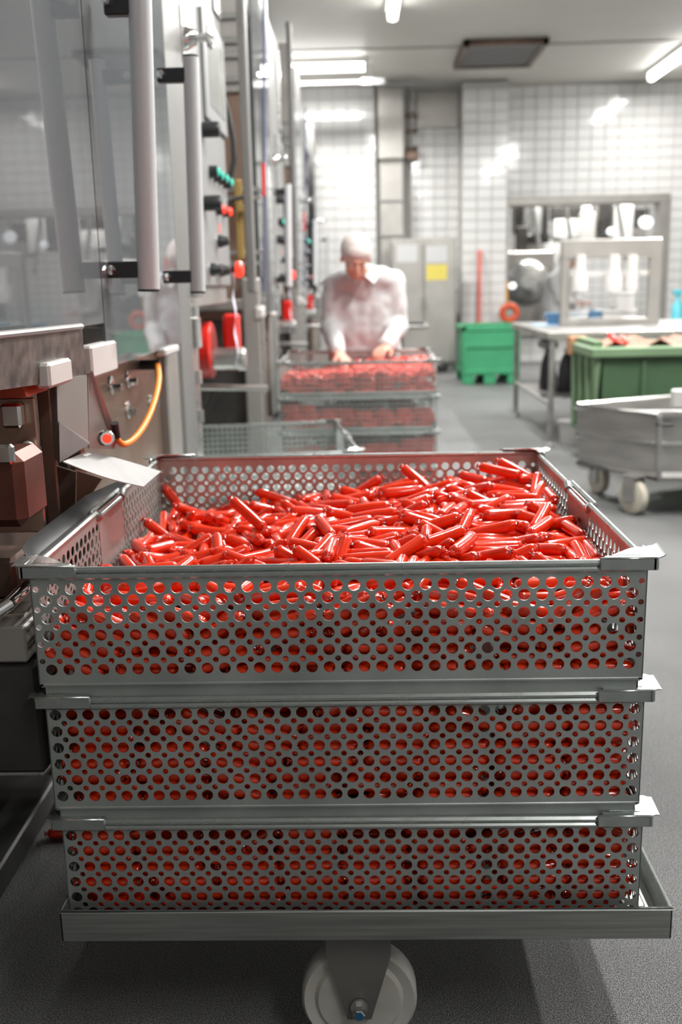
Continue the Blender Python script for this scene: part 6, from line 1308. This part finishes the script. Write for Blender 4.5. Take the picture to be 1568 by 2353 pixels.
    limb(c, J['chest'], J['neck'], .12 * s, .075 * s)
    co = c.build('coat', COAT, t, 'white cotton work coat'); remesh(co, .011 if fine else .02, 5)
    tx = bpy.data.textures.new('folds', 'CLOUDS'); tx.noise_scale = .09; dm = co.modifiers.new('folds', 'DISPLACE'); dm.texture = tx; dm.strength = .022; dm.mid_level = .5; dm.texture_coords = 'GLOBAL'
    # collar
    fwd = (R @ Vector((0, -1, 0))); fwd.z = 0; fwd.normalize(); sd = Vector((fwd.y, -fwd.x, 0))
    m = MB()
    for sx in (-1, 1):
        n0 = J['neck'] + Vector((0, 0, .02)) * s; a0 = n0 + sd * sx * .075 * s + Vector((0, 0, .035)) * s; a1 = n0 + fwd * .085 * s + Vector((0, 0, -.02)) * s; a2 = a1 + sd * sx * .055 * s + Vector((0, 0, -.05)) * s + fwd * .02 * s; a3 = a0 + sd * sx * .03 * s + Vector((0, 0, -.045)) * s
        m.prism([a0, a1, a2, a3], fwd * .006 * s)
    m.build('collar', COAT, t); 
    for i in range(4):
        q_ = J['neck'] + (J['hip'] - J['neck']) * (.12 + .2 * i)
    # trousers, boots
    m = MB()
    for q in 'lr': limb(m, J['hp' + q], J['kn' + q], .105 * s, .078 * s); limb(m, J['kn' + q], J['an' + q] + Vector((0, 0, .03)), .078 * s, .068 * s)
    tr = m.build('trousers', COAT, t); remesh(tr, .016, 3)
    for q in 'lr':
        m = MB(); an = J['an' + q]; limb(m, an + Vector((0, .03, -.02)) * s, an + Vector((0, .03, .10)) * s, .055 * s, .058 * s); limb(m, an + Vector((0, .04, -.035)) * s, an + Vector((0, -.15, -.045)) * s, .05 * s, .042 * s); bo = m.build('boot', WHP, t); remesh(bo, .012, 2)
    return t
PV = lambda px, py, y: at(px, py, 1, y)
s = .93
J = dict(hip=PV(838, 830, 4.58), chest=PV(838, 700, 4.46), neck=PV(832, 632, 4.33),
         shl=PV(772, 655, 4.40), shr=PV(902, 648, 4.42), ell=PV(760, 752, 4.36), elr=PV(915, 745, 4.40), wrl=PV(778, 812, 4.05), wrr=PV(888, 797, 4.12),
         hdl=PV(800, 836, 3.98), hdr=PV(862, 815, 4.0))
J['hip'].z = .80
for q, sx in (('l', -1), ('r', 1)):
    J['hp' + q] = J['hip'] + Vector((sx * .09, 0, -.05)); J['kn' + q] = Vector((J['hip'].x + sx * .11, 4.60, .42)); J['an' + q] = Vector((J['hip'].x + sx * .12, 4.68, .085))
worker = person('worker in white coat and hair net bending over the far stack, hands in the sausages', J, PV(818, 592, 4.16), look(.14, .50, .05), s)
# buttons strip down the coat front
t = thing('held_sausage', PV(815, 832, 3.95), 'bright red sausage between the fingers of the bending worker', 'sausage')
a, b = PV(800, 838, 3.95), PV(829, 828, 3.95); MB().lathe([(0, .003), (.006, .009), ((b - a).length - .006, .009), ((b - a).length, .003)], a, b - a, 14).build('casing', REDM, t)
MB().ell(b, .005, 8, 6).build('clip', CLIP, t)
# second person, through the hatch
c = PV(1276, 690, 12.2); X2, Y2 = c.x + .06, 12.3; g = c.z
J = dict(hip=Vector((X2, Y2, g - .10)), chest=Vector((X2 + .03, Y2 - .03, g + .20)), neck=Vector((X2 + .05, Y2 - .06, g + .36)), shl=Vector((X2 - .10, Y2 - .12, g + .28)), shr=Vector((X2 + .14, Y2 + .10, g + .28)),
         ell=Vector((X2 - .02, Y2 - .22, g + .0)), elr=Vector((X2 + .20, Y2 + .02, g + .02)), wrl=Vector((X2 + .16, Y2 - .24, g - .04)), wrr=Vector((X2 + .30, Y2 - .10, g - .03)), hdl=Vector((X2 + .25, Y2 - .24, g - .05)), hdr=Vector((X2 + .38, Y2 - .12, g - .04)))
for q, sx in (('l', -1), ('r', 1)):
    J['hp' + q] = J['hip'] + Vector((0, sx * .09, -.05)); J['kn' + q] = Vector((X2 + .02, Y2 + sx * .1, max(.3, g * .4))); J['an' + q] = Vector((X2, Y2 + sx * .1, .085))
person('person in a white coat seen side-on through the hatch, working at a counter', J, Vector((X2 + .10, Y2 - .07, g + .50)), look(1.3, .3, 0), 1.0, False)
